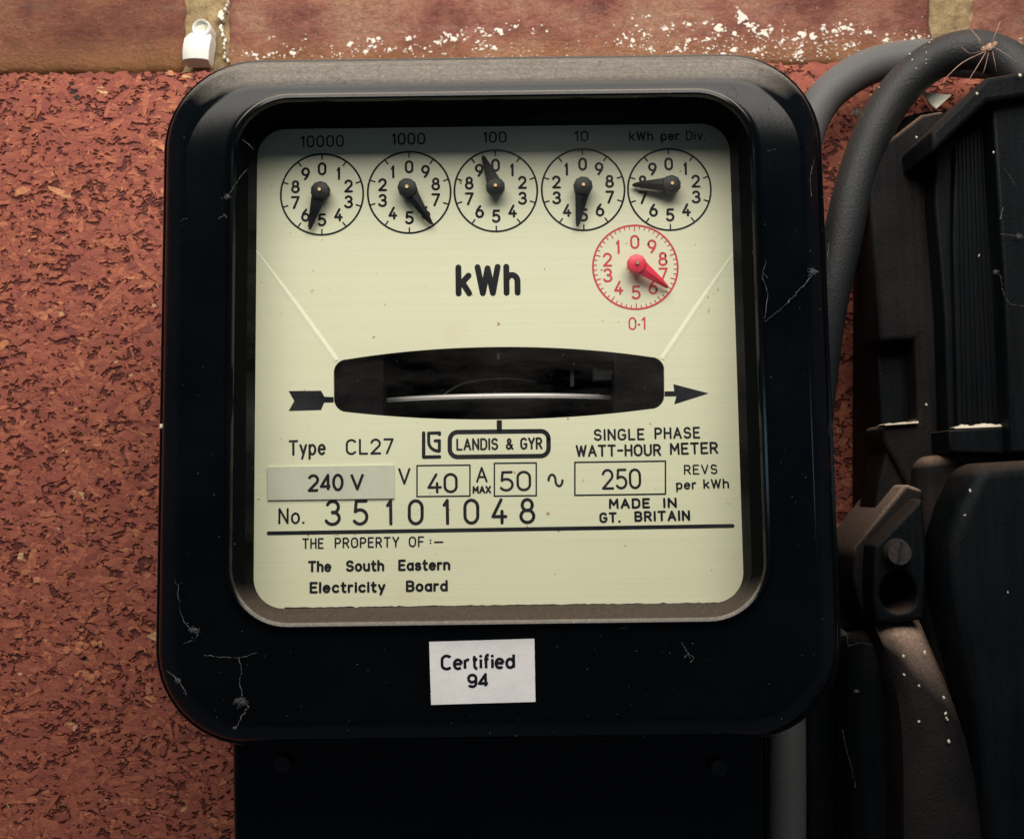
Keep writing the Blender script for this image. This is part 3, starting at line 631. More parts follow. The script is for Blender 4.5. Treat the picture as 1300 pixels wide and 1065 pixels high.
def lathe_disc(name, c0, axis, r, h, mat, parent, seg=360, **kw):
    prof = [(0, 0), (r - .0006, 0), (r - .0001, .00008), (r, .0003), (r - .00025, .00042), (r - .00025, .0005), (r, .0006), (r - .00004, .00085), (r - .0003, .0010), (r - .0003, .0012), (0, .0012)]
    V = []; F = []; n = len(prof)
    for i in range(seg):
        q = 2 * math.pi * i / seg; k_ = -.00006 if i % 2 else 0
        V += [Vector((c0[0] + (p_[0] + (k_ if 2 < j < 9 else 0)) * math.cos(q), c0[1] + (p_[0] + (k_ if 2 < j < 9 else 0)) * math.sin(q), c0[2] + p_[1])) for j, p_ in enumerate(prof)]
    for i in range(seg):
        for j in range(n - 1): F.append((i * n + j, ((i + 1) % seg) * n + j, ((i + 1) % seg) * n + j + 1, i * n + j + 1))
    return link(name, mesh(name, V, F), mat, parent, sharp=30)
# works behind the slot
z_lo, z_hi = P(630, 560, YP).z, P(630, 415, YP).z; xl, xr = P(405, 487, YP).x, P(862, 487, YP).x
V = [Vector((x, y, z)) for y in (YP + 0.0011, -0.001) for x, z in ((xl, z_lo), (xr, z_lo), (xr, z_hi), (xl, z_hi))]
link('works_chamber', mesh('works_chamber', V, [(4, 5, 6, 7), (0, 1, 5, 4), (1, 2, 6, 5), (2, 3, 7, 6), (3, 0, 4, 7)]), m_inner, meter)
def cyl(name, c0, axis, r, h, mat, parent, seg=48, rb=None, **kw):
    axis = Vector(axis).normalized(); s_ = axis.orthogonal().normalized(); w_ = axis.cross(s_); rb = r if rb is None else rb; V = []
    for k in (0, 1):
        for i in range(seg): q = 2 * math.pi * i / seg; V.append(Vector(c0) + axis * h * k + (s_ * math.cos(q) + w_ * math.sin(q)) * (r if k == 0 else rb))
    F = [(i, (i + 1) % seg, seg + (i + 1) % seg, seg + i) for i in range(seg)] + [tuple(range(seg))[::-1], tuple(range(seg, 2 * seg))]
    me = mesh(name, V, F); bm = bmesh.new(); bm.from_mesh(me); bmesh.ops.recalc_face_normals(bm, faces=bm.faces); bm.to_mesh(me); bm.free()
    return link(name, me, mat, parent, sharp=40, **kw)
rim_f = P(632, 503, YP + 0.0025); RD = 0.045
disc = lathe_disc('rotor_disc', (rim_f.x, rim_f.y + RD, rim_f.z - 0.0005), (0, 0, 1), RD, 0.0012, m_silver, meter, seg=160)
ring = arc(0, 0, 0.0262, 0.0262, 0, 360, 60)
cyl('rotor_spindle', (rim_f.x, rim_f.y + RD, rim_f.z - 0.011), (0, 0, 1), 0.0012, 0.021, m_inner, disc, seg=16)
def boxp(name, pxs, y0, y1, mat, parent, bevel=0.0004, **kw):
    L, T, R_, B = pxs; return prism(name, [(L, T), (R_, T), (R_, B), (L, B)], y0, y1, mat, parent, bevel=bevel, **kw)
for q in ((412, 436, 487, 538), (779, 436, 856, 538)): boxp('cheek', q, YP + 0.0014, YP + 0.008, m_cheek, meter, bevel=0.0003)
boxp('brake_magnet', (752, 462, 800, 484), YP + 0.006, YP + 0.008, m_brown, meter)
boxp('index_mark', (631, 441, 634.5, 456), YP + 0.002, YP + 0.003, m_dimsteel, meter, bevel=0.0001)
boxp('magnet_clip', (724, 468, 729, 490), YP + 0.008, YP + 0.010, m_dimsteel, meter, bevel=0.0001)
arm = spline([P(560, 503, YP + .012), P(590, 486, YP + .012), P(640, 480, YP + .012), P(680, 484, YP + .014)], 6)
V, F = tube(arm, 0.0003, 6); link('damping_wire', mesh('damping_wire', V, F), m_dimsteel, meter, smooth=True)

# dials
def dial(cx, cy, r, ccw, red=False):
    mat = m_redink if red else m_ink; nm = 'dial'
    C0 = P(cx, cy, YT); u = (P(cx + r, cy, YT) - C0).length / r
    parts = []; w_ = 2.4 * u
    rp = r * u - w_ / 2
    V = []; F = []; K = 96
    for i in range(K): q = 2 * math.pi * i / K; V += [Vector((C0.x + (rp + w_ / 2) * math.sin(q), YT, C0.z + (rp + w_ / 2) * math.cos(q))), Vector((C0.x + (rp - w_ / 2) * math.sin(q), YT, C0.z + (rp - w_ / 2) * math.cos(q)))]
    F = [(2 * i, 2 * i + 1, (2 * i + 3) % (2 * K), (2 * i + 2) % (2 * K)) for i in range(K)]
    parts.append((V, F))
    nt = 50 if red else 10
    for k in range(nt):
        q = 2 * math.pi * k / nt; l_ = (6.5 if (not red or k % 5 == 0) else 4.0) * u; hw = (0.9 if not red else 0.6) * u
        r1 = rp - w_ / 2 + 0.3 * u; r0 = r1 - l_; s_, c_ = math.sin(q), math.cos(q)
        parts.append(([Vector((C0.x + rr * s_ + e * c_, YT - 0.00001, C0.z + rr * c_ - e * s_)) for rr, e in ((r0, -hw), (r0, hw), (r1, hw), (r1, -hw))], [(0, 1, 2, 3)]))
    for k in range(10):
        q = 2 * math.pi * k / 10 * (-1 if ccw else 1); rx = 35.5 * u; rz = 33.0 * u
        if red: rx = 37.0 * u; rz = 32.5 * u
        cxn = C0.x + rx * math.sin(q); czn = C0.z + rz * math.cos(q)
        cap = 17.0 * u if not red else 18.0 * u; sw = (2.75 if not red else 2.4) * u
        ww = {1: 4.6}.get(k, 11.2) * u * (1.05 if red else 1)
        vf = text_mesh(str(k), ww, cap, sw)
        parts.append(([Vector((cxn - ww / 2 + v_[0], YT - v_[1] - 0.00001, czn - cap / 2 + v_[2])) for v_ in vf[0]], vf[1]))
    V, F = merge(parts)
    return link(nm, mesh(nm, V, F), mat, plate, label='small dial printed in red' if red else None), u
dials = [(408.8, 246.9, 53.5, 0, 0), (519.5, 244.3, 53.8, 1, 0), (629.5, 242.3, 53.8, 0, 0), (740.3, 240.9, 53.8, 1, 0), (849.8, 240.7, 53.8, 0, 0), (806.6, 339.2, 55, 1, 1)]
tips = [((405.7, 241), (392.3, 290.7)), ((516.7, 237.6), (548, 284)), ((629, 236), (612.7, 197.3)), ((740.6, 235), (733.2, 287)), ((853.2, 233.2), (803, 234.4)), ((809, 334), (848.7, 364.8))]
# pointer, pointing to +Z in its own space, origin on the plate
u0 = px * 0.99; HUB, TIP = 0.0042, 0.0012
def pointer_mesh():
    bm = bmesh.new(); K = 10
    def ringv(r, y, z0=0, sq=1): return [bm.verts.new((r * math.cos(2 * math.pi * i / K), y, z0 + r * math.sin(2 * math.pi * i / K) * sq)) for i in range(K)]
    rs = [ringv(9 * u0, -0.0014), ringv(12.2 * u0, -0.0018), ringv(12.6 * u0, -0.0034), ringv(11.4 * u0, -0.0039), ringv(8.0 * u0, -HUB + 0.0001), ringv(3.0 * u0, -HUB)]
    for A, B in zip(rs, rs[1:]):
        for i in range(K): bm.faces.new((A[i], A[(i + 1) % K], B[(i + 1) % K], B[i]))
    bm.faces.new(rs[-1]); bm.faces.new(rs[0][::-1])
    # needle: ridged, tapering, sloping back towards the plate
    secs = [(5 * u0, 9.6 * u0, -0.0035), (18 * u0, 7.4 * u0, -0.0031), (36 * u0, 4.6 * u0, -0.0024), (47 * u0, 2.6 * u0, -.0018), (50 * u0, 1.0 * u0, -TIP - .0003)]
    prev = None
    for z, hw, y in secs:
        cur = [bm.verts.new((-hw, y + 0.0006, z)), bm.verts.new((-hw, y + 0.0002, z)), bm.verts.new((0, y - 0.0003, z)), bm.verts.new((hw, y + 0.0002, z)), bm.verts.new((hw, y + 0.0006, z))]
        if prev:
            for i in range(5): bm.faces.new((prev[i], prev[(i + 1) % 5], cur[(i + 1) % 5], cur[i]))
        else: bm.faces.new(cur)
        prev = cur
    bm.faces.new(prev[::-1])
    bmesh.ops.recalc_face_normals(bm, faces=bm.faces)
    me = bpy.data.meshes.new('pointer'); bm.to_mesh(me); bm.free(); me.shade_smooth(); me.set_sharp_from_angle(angle=R(28)); return me
pm = pointer_mesh(); pm.materials.append(m_ptr); pmr = pm.copy(); pmr.materials.clear(); pmr.materials.append(m_redptr)
bm = bmesh.new(); bmesh.ops.create_cone(bm, cap_ends=True, segments=16, radius1=2.6 * u0, radius2=2.1 * u0, depth=0.0046, matrix=Matrix.Translation((0, -0.0024, 0)) @ Matrix.Rotation(R(90), 4, 'X'))
pin_me = bpy.data.meshes.new('pin'); bm.to_mesh(pin_me); bm.free(); pin_me.materials.append(m_brass)
for (cx, cy, r, ccw, red), (hub, tip) in zip(dials, tips):
    dial(cx, cy, r, ccw, red)
    H = P(hub[0], hub[1], YP - HUB); T_ = P(tip[0], tip[1], YP - TIP - 0.0005)
    o = bpy.data.objects.new('pointer', pmr if red else pm); COL.objects.link(o)
    o.parent = meter; o.matrix_parent_inverse = parent_world(meter).inverted()
    o.location = (H.x, YP, H.z); o.rotation_euler = (0, math.atan2(T_.x - H.x, T_.z - H.z), 0)
    L_ = math.hypot(T_.x - H.x, T_.z - H.z); o.scale = (1, 1, L_ / (50 * u0) if abs(L_ / (50 * u0) - 1) < .2 else 1)
    if red: o['label'] = 'bright red pointer'
    q = bpy.data.objects.new('pin', pin_me); COL.objects.link(q); q.parent = o; q.location = (0, 0, 0)

# printed lettering
Lb = lambda *it, **k: letters(list(it), plate, k.pop('mat', m_ink), **k)
Lb(('10000', 382, 436.5, 187.6, 186.8, 15.5, 1.7, .34)); Lb(('1000', 497.5, 539.8, 184.4, 183.8, 15.5, 1.9, .34)); Lb(('100', 613.5, 643.2, 182, 181.6, 15, 1.9, .34)); Lb(('10', 729.5, 747.3, 180.4, 180.2, 14.5, 2.1, .34))
Lb(('kWh', 798.6, 829.5, 179.4, 179, 12.6, 2.0), ('per', 839, 863, 178.9, 178.7, 12.6, 2.0), ('Div.', 871, 896, 178.6, 178.3, 12.6, 1.6))
Lb(('kWh', 578.5, 661, 376.4, 375.2, 41, 7.0, .36))
Lb(('0', 798, 808, 419, 419, 16.5, 1.8), ('·', 809.6, 813, 418.5, 418.5, 14, 2.4), ('1', 814.5, 819.8, 418.6, 418.6, 16.5, 1.9), mat=m_redink, label='red lettering under the red dial')
Lb(('Type', 366.5, 413.8, 578.6, 577.6, 20, 2.7)); Lb(('CL27', 439, 500, 577.6, 576.4, 20.3, 2.5))
Lb(('LANDIS', 579.3, 632.6, 572, 571.2, 15.4, 2.3), ('&', 642, 652, 571, 570.8, 14.8, 2.4), ('GYR', 660.5, 688.8, 570.8, 570.3, 15.4, 2.4))
Lb(('SINGLE', 753.8, 818.5, 559.6, 558.6, 15, 2.3, .34), ('PHASE', 831, 889, 557.6, 556.5, 15, 2.3, .34))
Lb(('WATT-HOUR', 731, 839.5, 580.2, 578.7, 15.4, 2.5), ('METER', 850.5, 912, 577.6, 576, 15.4, 2.5))
Lb(('V', 505.5, 521.2, 615.2, 615, 21, 2.6)); Lb(('40', 542.6, 581.3, 626.5, 625.6, 25.5, 3.1, .22)); Lb(('A', 604.4, 619.2, 612.6, 612.3, 20, 2.4)); Lb(('MAX', 599.8, 623.6, 626.6, 626.2, 9.8, 2.2))
Lb(('50', 634.2, 674.6, 624, 623.2, 26, 3.0, .26)); Lb(('~', 695, 716, 622, 622, 27, 2.7))
Lb(('250', 764.2, 814.3, 621.6, 620.6, 26.3, 2.9, .24))
Lb(('REVS', 868.4, 911, 602.6, 601.8, 12.6, 1.8, .34)); Lb(('per', 858.4, 884.4, 621.6, 621, 12.5, 2.1), ('kWh', 893, 925.8, 620.6, 619.8, 12.5, 2.1))
Lb(('MADE', 773, 825.5, 646, 645.2, 13.2, 2.7, .36), ('IN', 842, 859.4, 645, 644.6, 13.2, 2.7, .36))
Lb(('GT.', 761, 788, 664, 663.4, 13.6, 2.7, .36), ('BRITAIN', 805.5, 876.3, 662.4, 661, 13.6, 2.7, .36))
Lb(('No.', 353.3, 386.8, 665.4, 665, 20.5, 2.5))
for ch, cx, yb in (('3', 422.5, 667.6), ('5', 457.5, 667.2), ('1', 494.5, 667), ('0', 527.8, 666.8), ('1', 566.5, 666.4), ('0', 598.5, 666), ('4', 634, 665.6), ('8', 669.6, 665.2)):
    hw = 4.2 if ch == '1' else 10.2; Lb((ch, cx - hw, cx + hw, yb, yb - 0.2, 33, 3.8))
Lb(('THE', 383.7, 411, 696.8, 696.4, 13.6, 1.9, .34), ('PROPERTY', 424.8, 507, 695.9, 694.7, 13.6, 1.9, .34), ('OF', 518.8, 538.6, 694.5, 694.2, 13.6, 1.9, .34), (':', 545.3, 548, 692, 692, 9, 1.7), ('–', 551, 563, 693.7, 693.5, 11, 2.0))
Lb(('The', 391, 420.8, 726.4, 726, 14.6, 2.9), ('South', 439, 488, 725.8, 725, 14.6, 2.9), ('Eastern', 505.6, 571.8, 724.8, 723.8, 14.6, 2.9))
Lb(('Electricity', 393, 489.5, 753.2, 751.8, 14.6, 2.9), ('Board', 515.3, 568.6, 751.4, 750.6, 14.6, 2.9))
def lines(segs, parent, name, mat=m_ink, label=None, y=None):
    parts = []; y = YT if y is None else y
    for k, (pts, w_) in enumerate(segs):
        Q = [P(a_, b_, y) for a_, b_ in pts]; vf = ribbon([(p.x, p.z) for p in Q], w_ * px, k * 2e-6)
        parts.append(([Vector((v_[0], y - v_[1], v_[2])) for v_ in vf[0]], vf[1]))
    V, F = merge(parts); return link(name, mesh(name, V, F), mat, parent, label=label)
def poly(name, pts, mat, parent, y=None, label=None):
    y = YT if y is None else y; me = mesh(name, [P(a_, b_, y) for a_, b_ in pts], [tuple(range(len(pts)))])
    bm = bmesh.new(); bm.from_mesh(me); bmesh.ops.triangulate(bm, faces=bm.faces); bm.to_mesh(me); bm.free(); return link(name, me, mat, parent, label=label)
def fr_(L, T, R_, B, s=-0.011): return [(L, T - (L - R_) * 0 ), (R_, T + (R_ - L) * s), (R_, B + (R_ - L) * s), (L, B), (L, T)]
lines([(fr_(529.4, 591, 596.6, 630.2), 1.8)], plate, 'box_outline'); lines([(fr_(627.6, 588, 680.8, 629.6), 1.8)], plate, 'box_outline'); lines([(fr_(729.8, 586.8, 844.8, 628.6, -0.014), 1.9)], plate, 'box_outline')
lines([([(341, 676.8), (930, 667.4)], 4.8)], plate, 'rule')
lines([([(x, 772.2 - (x - 330) * .0118 + random.gauss(0, .35)) for x in range(362, 925, 5)], 1.6)], plate, 'seam')
def rr_px(L, T, R_, B, r, s=-0.011):
    pts = []
    for cx, cy, a0 in ((R_ - r, T + r, 0), (L + r, T + r, 90), (L + r, B - r, 180), (R_ - r, B - r, 270)):
        for i in range(7): q = R(a0 + 15 * i); x = cx + r * math.cos(q); y_ = cy - r * math.sin(q); pts.append((x, y_ + (x - (L + R_) / 2) * s))
    return pts + [pts[0]]
lines([(rr_px(571, 547.8, 696.4, 579.4, 10), 5.6)], plate, 'maker_frame'); lines([([(633.9, 536.5), (633.9, 546)], 6.6)], plate, 'maker_stem')
poly('maker_stem_foot', [(630.6, 533.5), (637.2, 533.5), (637.2, 540), (630.6, 540)], m_ink, plate, y=YT - .00002)
lines([([(537.8, 549.6), (537.8, 580.2), (558, 579.8)], 4.4), ([(558, 551.5), (558, 549.4), (544.2, 549.8), (544.2, 561)] + [(544.2 + 13.2 * (1 - math.cos(R(t))), 561 + 11.6 * math.sin(R(t))) for t in (20, 40, 60, 80, 90)] + [(557.8, 572), (557.8, 559.2), (552.4, 559.6)], 3.9)], plate, 'maker_emblem')
poly('arrow_tail', [(366.5, 496.4), (407.6, 496), (411.8, 503.6), (423.5, 504), (423.5, 510.8), (411.5, 511), (407.6, 520.4), (366.5, 521.6), (373.6, 509)], m_ink, plate)
poly('arrow_head', [(843.8, 496.8), (856, 496.6), (854.8, 487.6), (899.5, 499.3), (856, 513.2), (858.6, 503), (843.8, 503.2)], m_ink, plate)

# stickers
def sticker(name, quad, y, th, mat, parent, label=None):
    A = [P(a_, b_, y) for a_, b_ in quad]; B = [Vector((p.x, y + th, p.z)) for p in A]; c0 = sum(A, Vector()) / 4
    V = A + B; F = [(0, 1, 2, 3), (0, 4, 5, 1), (1, 5, 6, 2), (2, 6, 7, 3), (3, 7, 4, 0), (7, 6, 5, 4)]
    return link(name, mesh(name, V, F), mat, parent, label=label)
vs = sticker('voltage_label', [(340, 634.8), (500.5, 632.6), (500.2, 590.4), (339.5, 593)], YP - 0.00042, 0.0004, m_label, plate, 'small grey-cream paper label')
ys = YP - 0.00046
Lb(('2④⓪', 390.5, 436.5, 624.6, 623.4, 22.5, 3.4, .20, True), ('V', 444.5, 462.8, 623, 622.5, 22.5, 3.3, .2, True), y=ys)
cs = sticker('certification_sticker', [(547.2, 894.4), (679.8, 890.6), (678.4, 810.6), (544.8, 814.6)], YF - 0.00016, 0.00018, m_sticker, meter, 'white paper sticker on the bottom of the case')
letters([('Certified', 559.5, 654.2, 851, 848.8, 20, 3.4, .22, True)], cs, m_ink, y=YF - 0.00019)
letters([('⑨④', 593, 621.4, 873.4, 872.6, 18.5, 3.4, .2, True)], cs, m_ink, y=YF - 0.00019)

# window glass a few mm in front of the plate
yg = YP - 0.0072; t = (yg - (YP - 0.0004)) / ((YF + 0.0008) - (YP - 0.0004)); gr = grow(lerp(floor_, mid, t), 0.0004)
pts = rrect(*gr, 0.0095); V = [Vector((x, yg, z)) for x, z in pts]
link('window_glass', mesh('window_glass', V, [tuple(range(len(V)))]), m_glass, meter)

# terminal cover under the case
tc = prism('terminal_cover', [(292, 930), (976, 922), (978, 1200), (296, 1210)], -0.052, -0.002, m_case, meter, bevel=0.003)
for sx_, sy_ in ((360, 968), (911, 972)):
    c0 = P(sx_, sy_, -0.0525)
    s_ = cyl('cover_screw', (c0.x, -0.0545, c0.z), (0, 1, 0), 0.0019, 0.0035, m_steel, tc, seg=20)

# ================================================================== CABLES
def cable(pts, rpx, y_ref, mat, label, nm='cable'):
    Q = spline([P(a_, b_, y_) for a_, b_, y_ in pts], 12)
    u = (P(651, 487, y_ref) - P(650, 487, y_ref)).length
    V, F = tube(Q, rpx * u, 24)
    return tag(link(nm, mesh(nm, V, F), mat, None, smooth=True), label, 'cable', 'cables behind the meter')
cable([(1350, 120, -.018), (1290, 84, -.018), (1230, 76, -.016), (1165, 74, -.015), (1110, 83, -.014), (1066, 107, -.014), (1036, 140, -.014), (1018, 190, -.014), (1008, 260, -.014), (1003, 400, -.014), (1001, 600, -.016), (1000, 800, -.02), (999, 950, -.022), (998, 1150, -.022)], 23.5, -.014, m_grey_cable,
      'pale grey cable arching out highest and nearest the board, reappearing below the case')
cable([(1330, 160, -.046), (1306, 104, -.045), (1272, 74, -.042), (1226, 64, -.040), (1178, 82, -.036), (1136, 122, -.034), (1105, 178, -.033), (1084, 240, -.032), (1068, 310, -.031), (1052, 380, -.03), (1040, 460, -.028), (1030, 560, -.026), (1018, 700, -.028), (1010, 830, -.028)], 25.5, -.036, m_dark_cable,
      'thick dark cable looping in front of the grey cable into the black cutout')
dc = [o for o in bpy.data.objects if o.name.startswith('cable') and o.type == 'MESH'][-1]; fk = []
for x, y, r in ((1155, 69, 2), (1158, 76, 1.6), (1163, 87, 1.6), (1176, 67, 1.4), (1180, 54, 1.8), (1183, 51, 1.2), (1176, 76, 1.2), (1116, 111, 1.4), (1176, 81, 1.0), (1174, 60, 1.0)):
    fk.append(blob(P(x, y, -.0455 + abs(x - 1165) * .00002), r * .00012, .6, 6))
V, F = merge(fk); o = link('plaster_flecks', mesh('plaster_flecks', V, F), m_fleck, dc, kind='stuff')

# ================================================================== CUTOUT on the right
cut = thing('service_cutout', 'large dusty black bakelite service cutout with screwed lug beside the meter', 'service cutout', (P(1200, 950, -.03).x, 0, P(1200, 950, -.03).z))
prism('back_plate', [(1120, 190), (1150, 147), (1176, 141), (1345, 130), (1345, 1150), (1027, 1150), (1025, 880), (1075, 780), (1118, 740), (1118, 300)], -0.026, -0.001, m_cut, cut)
prism('side_body', [(1118, 186), (1171, 145), (1200, 140), (1215, 600), (1165, 640), (1122, 560), (1122, 540), (1166, 535), (1162, 430), (1117, 434), (1104, 240)], -0.036, -0.020, m_cutdull, cut, bevel=0.0012)
prism('notch_floor', [(1112, 425), (1170, 425), (1172, 545), (1118, 545)], -0.0285, -0.021, m_cut, cut)
prism('carrier_body', [(1187, 172), (1254, 124), (1345, 112), (1345, 585), (1204, 578), (1199, 400), (1187, 260)], -0.043, -0.022, m_cut, cut)
prism('ribbed_panel', [(1213, 184), (1259, 150), (1272, 340), (1282, 538), (1216, 545), (1210, 300)], -0.0452, -0.040, m_cut, cut, bevel=0.0004)
for k in range(9):
    xa = 1217 + k * 4.8; xb = 1222 + k * 6.6
    prism('rib', [(xa, 186 - (xa - 1213) * .75), (xa + 2.0, 186 - (xa - 1211) * .75), (xb + 2.4, 536), (xb, 536)], -0.0457, -0.0448, m_cut, cut, bevel=0.0001)
prism('front_panel', [(1259, 128), (1345, 116), (1345, 575), (1284, 575), (1274, 340)], -0.052, -0.042, m_cut, cut, bevel=0.0008)
prism('rim', [(1181, 168), (1252, 98), (1345, 84), (1345, 116), (1254, 130), (1184, 196)], -0.056, -0.030, m_cut, cut, bevel=0.0012)
prism('lower_ledge', [(1204, 546), (1286, 541), (1345, 541), (1345, 578), (1206, 574)], -0.0475, -0.030, m_cut, cut, bevel=0.0005)
prism('lower_body', [(1168, 580), (1232, 574), (1345, 572), (1345, 1150), (1245, 1150), (1200, 900), (1168, 790), (1166, 700)], -0.042, -0.01, m_cutdull, cut, bevel=0.004)
prism('meter_side_cover', [(1243, 588), (1345, 582), (1345, 1150), (1262, 1150), (1240, 900), (1207, 760), (1203, 690), (1218, 640)], -0.058, -0.04, m_cut, cut, bevel=0.004)
prism('side_fin', [(1128, 560), (1164, 552), (1170, 620), (1150, 622), (1108, 672), (1116, 610)], -0.034, -0.02, m_cutdull, cut, bevel=0.001)
# lug with key-hole and slotted screw
def lug():
    outl = [(1151, 612), (1173, 625), (1176, 700), (1174, 786), (1112, 792), (1090, 772), (1083, 730), (1084, 692)]
    outl = [(1126, 662), (1170, 640), (1176, 700), (1174, 786), (1114, 792), (1106, 760), (1105, 700), (1110, 688)]
    outl = [(1110, 694), (1171, 632), (1177, 700), (1174, 787), (1113, 791), (1108, 760)]
    hole = [(1141 + 23 * math.cos(R(t)), 752 + 26 * math.sin(R(t))) for t in range(0, 360, 18)]
    y0, y1 = -0.050, -0.032; bm = bmesh.new()
    A = [bm.verts.new(P(a_, b_, y0)) for a_, b_ in outl]; H = [bm.verts.new(P(a_, b_, y0)) for a_, b_ in hole]
    es = [bm.edges.new((A[i], A[(i + 1) % len(A)])) for i in range(len(A))] + [bm.edges.new((H[i], H[(i + 1) % len(H)])) for i in range(len(H))]
    bmesh.ops.triangle_fill(bm, edges=es, use_beauty=True)
    for ring_ in (A, H):
        B = [bm.verts.new((v_.co.x, y1, v_.co.z)) for v_ in ring_]; n = len(B)
        for i in range(n): bm.faces.new((ring_[i], ring_[(i + 1) % n], B[(i + 1) % n], B[i]))
    bmesh.ops.recalc_face_normals(bm, faces=bm.faces)
    me = bpy.data.meshes.new('lug'); bm.to_mesh(me); bm.free(); return link('lug', me, m_cut, cut, bevel=0.0009)
lug_o = lug()
prism('lug_web', [(1086, 694), (1150, 614), (1172, 622), (1172, 634), (1112, 700), (1108, 790), (1090, 770), (1083, 730)], -0.042, -0.015, m_dustcap, cut, bevel=0.001)
c0 = P(1143, 702, -0.0535)
scr = cyl('screw', (c0.x, -0.0512, c0.z), (0, -1, 0), 0.0034, 0.0020, m_steel, cut, seg=28, rb=0.0028)
an = R(12); d_ = Vector((math.sin(an), 0, math.cos(an))); n_ = Vector((d_.z, 0, -d_.x))
V = [Vector((c0.x, y_, c0.z)) + d_ * s1 * 0.0027 + n_ * s2 * 0.00035 for y_ in (-0.05325, -0.0530) for s1, s2 in ((-1, -1), (1, -1), (1, 1), (-1, 1))]
link('screw_slot', mesh('screw_slot', V, [(0, 1, 2, 3), (0, 4, 5, 1), (1, 5, 6, 2), (2, 6, 7, 3), (3, 7, 4, 0)]), m_inner, scr)
# curved skirt below the lug
rows = [(788, 1112, 1173, -.044), (796, 1116, 1177, -.0475), (812, 1124, 1184, -.0505), (835, 1134, 1194, -.0530), (865, 1142, 1207, -.0550), (900, 1149, 1220, -.0562), (940, 1153, 1234, -.057), (1000, 1155, 1248, -.0575), (1150, 1156, 1270, -.058)]
L1 = []
for y_, a_, b_, d in rows:
    A, B = P(a_, y_, d), P(b_, y_, d); K = 6
    for k in range(K + 1):
        q = A.lerp(B, k / K); q.y += 0.004 * (abs(k / K * 2 - 1)) ** 2.5; L1.append(q)
    L1.append(Vector((B.x, -0.03, B.z))); L1.insert(len(L1) - K - 2, Vector((A.x, -0.03, A.z)))
K2 = 9; F = [(r_ * K2 + k, r_ * K2 + k + 1, (r_ + 1) * K2 + k + 1, (r_ + 1) * K2 + k) for r_ in range(len(rows) - 1) for k in range(K2 - 1)] + [tuple(range(K2))]
me = mesh('skirt', L1, F); bm = bmesh.new(); bm.from_mesh(me); bmesh.ops.recalc_face_normals(bm, faces=bm.faces); bm.to_mesh(me); bm.free()
link('skirt', me, m_dustcap, cut, sharp=40)
bo = spline([P(1112, 800, -.03), P(1110, 850, -.032), P(1110, 930, -.032), P(1112, 1160, -.032)], 6)
V, F = tube(bo, [0.004, 0.007, 0.0082, 0.0088, 0.009, 0.0092] + [0.0093] * (len(bo) - 6), 32); link('cable_boot', mesh('cable_boot', V, F), m_cut, cut, smooth=True)
fk = []
for x, y, r, d in ((1147, 833, 2.6, -.0545), (1174, 829, 2.6, -.0535), (1148, 857, 2, -.0555), (1167, 871, 2, -.0565), (1198, 886, 2, -.057), (1201, 905, 2.4, -.057), (1202, 912, 2, -.057), (1204, 941, 2.6, -.0575), (1166, 916, 2, -.0575), (1295, 95, 3, -.057), (1261, 194, 1.6, -.053),
                   (1194, 760, 1.5, -.044), (1231, 622, 2, -.0585), (1225, 655, 1.2, -.0585), (1181, 680, 1.6, -.0435), (1176, 515, 2, -.037), (1178, 268, 1.4, -.037), (1243, 325, 1.4, -.046), (1280, 752, 1.2, -.0585), (1163, 175, 2.4, -.037), (1165, 190, 1.6, -.037), (1240, 118, 2.2, -.0575)):
    for _ in range(2): fk.append(blob(P(x + random.uniform(-1, 1), y + random.uniform(-2, 2), d), r * 0.00013, .6))
V, F = merge(fk); link('plaster_flecks', mesh('plaster_flecks', V, F), m_fleck, cut, kind='stuff')
# torn pale dust lips on the two ledges
for (xa, ya), (xb, yb), d, h_ in (((1212, 543), (1283, 540), -.0465, 5), ((1123, 539), (1166, 536), -.0365, 2)):
    K = 22; top = []; bot = []
    for k in range(K + 1):
        t = k / K; x = xa + (xb - xa) * t; y_ = ya + (yb - ya) * t; hh = h_ * (0.25 + 0.75 * abs(math.sin(t * 7 + 1)) * random.uniform(.4, 1)) * min(1, 6 * t + .1)
        top.append(P(x, y_ - hh, d)); bot.append(P(x, y_ + 1, d - .0010))
    V = top + bot + [Vector((p.x, -.03, p.z)) for p in top]; n = K + 1
    F = [(i, n + i, n + i + 1, i + 1) for i in range(K)] + [(i, i + 1, 2 * n + i + 1, 2 * n + i) for i in range(K)]
    link('dust_lip', mesh('dust_lip', V, F), m_fleck, cut)

# small grey stub between case and cutout
Q = spline([P(1062, 712, -.02), P(1074, 706, -.022), P(1084, 722, -.022), P(1084, 760, -.02)], 6)
V, F = tube(Q, 0.0026, 14); tag(link('cable_end', mesh('cable_end', V, F), m_grey_cable, None, smooth=True), 'short grey cable stub between the meter case and the screwed lug', 'cable end')
# pale scrap behind the cutout's rim
V = [P(1171, 117, -.030), P(1208, 121, -.034), P(1189, 138, -.034), P(1181, 132, -.031)]; V += [p + Vector((0, .0006, 0)) for p in V]
tag(link('paper_scrap', mesh('paper_scrap', V, [(0, 3, 2, 1), (4, 5, 6, 7), (0, 1, 5, 4), (1, 2, 6, 5), (2, 3, 7, 6), (3, 0, 4, 7)]), m_label), 'small torn cream scrap of paper caught behind the cutout rim', 'paper scrap')

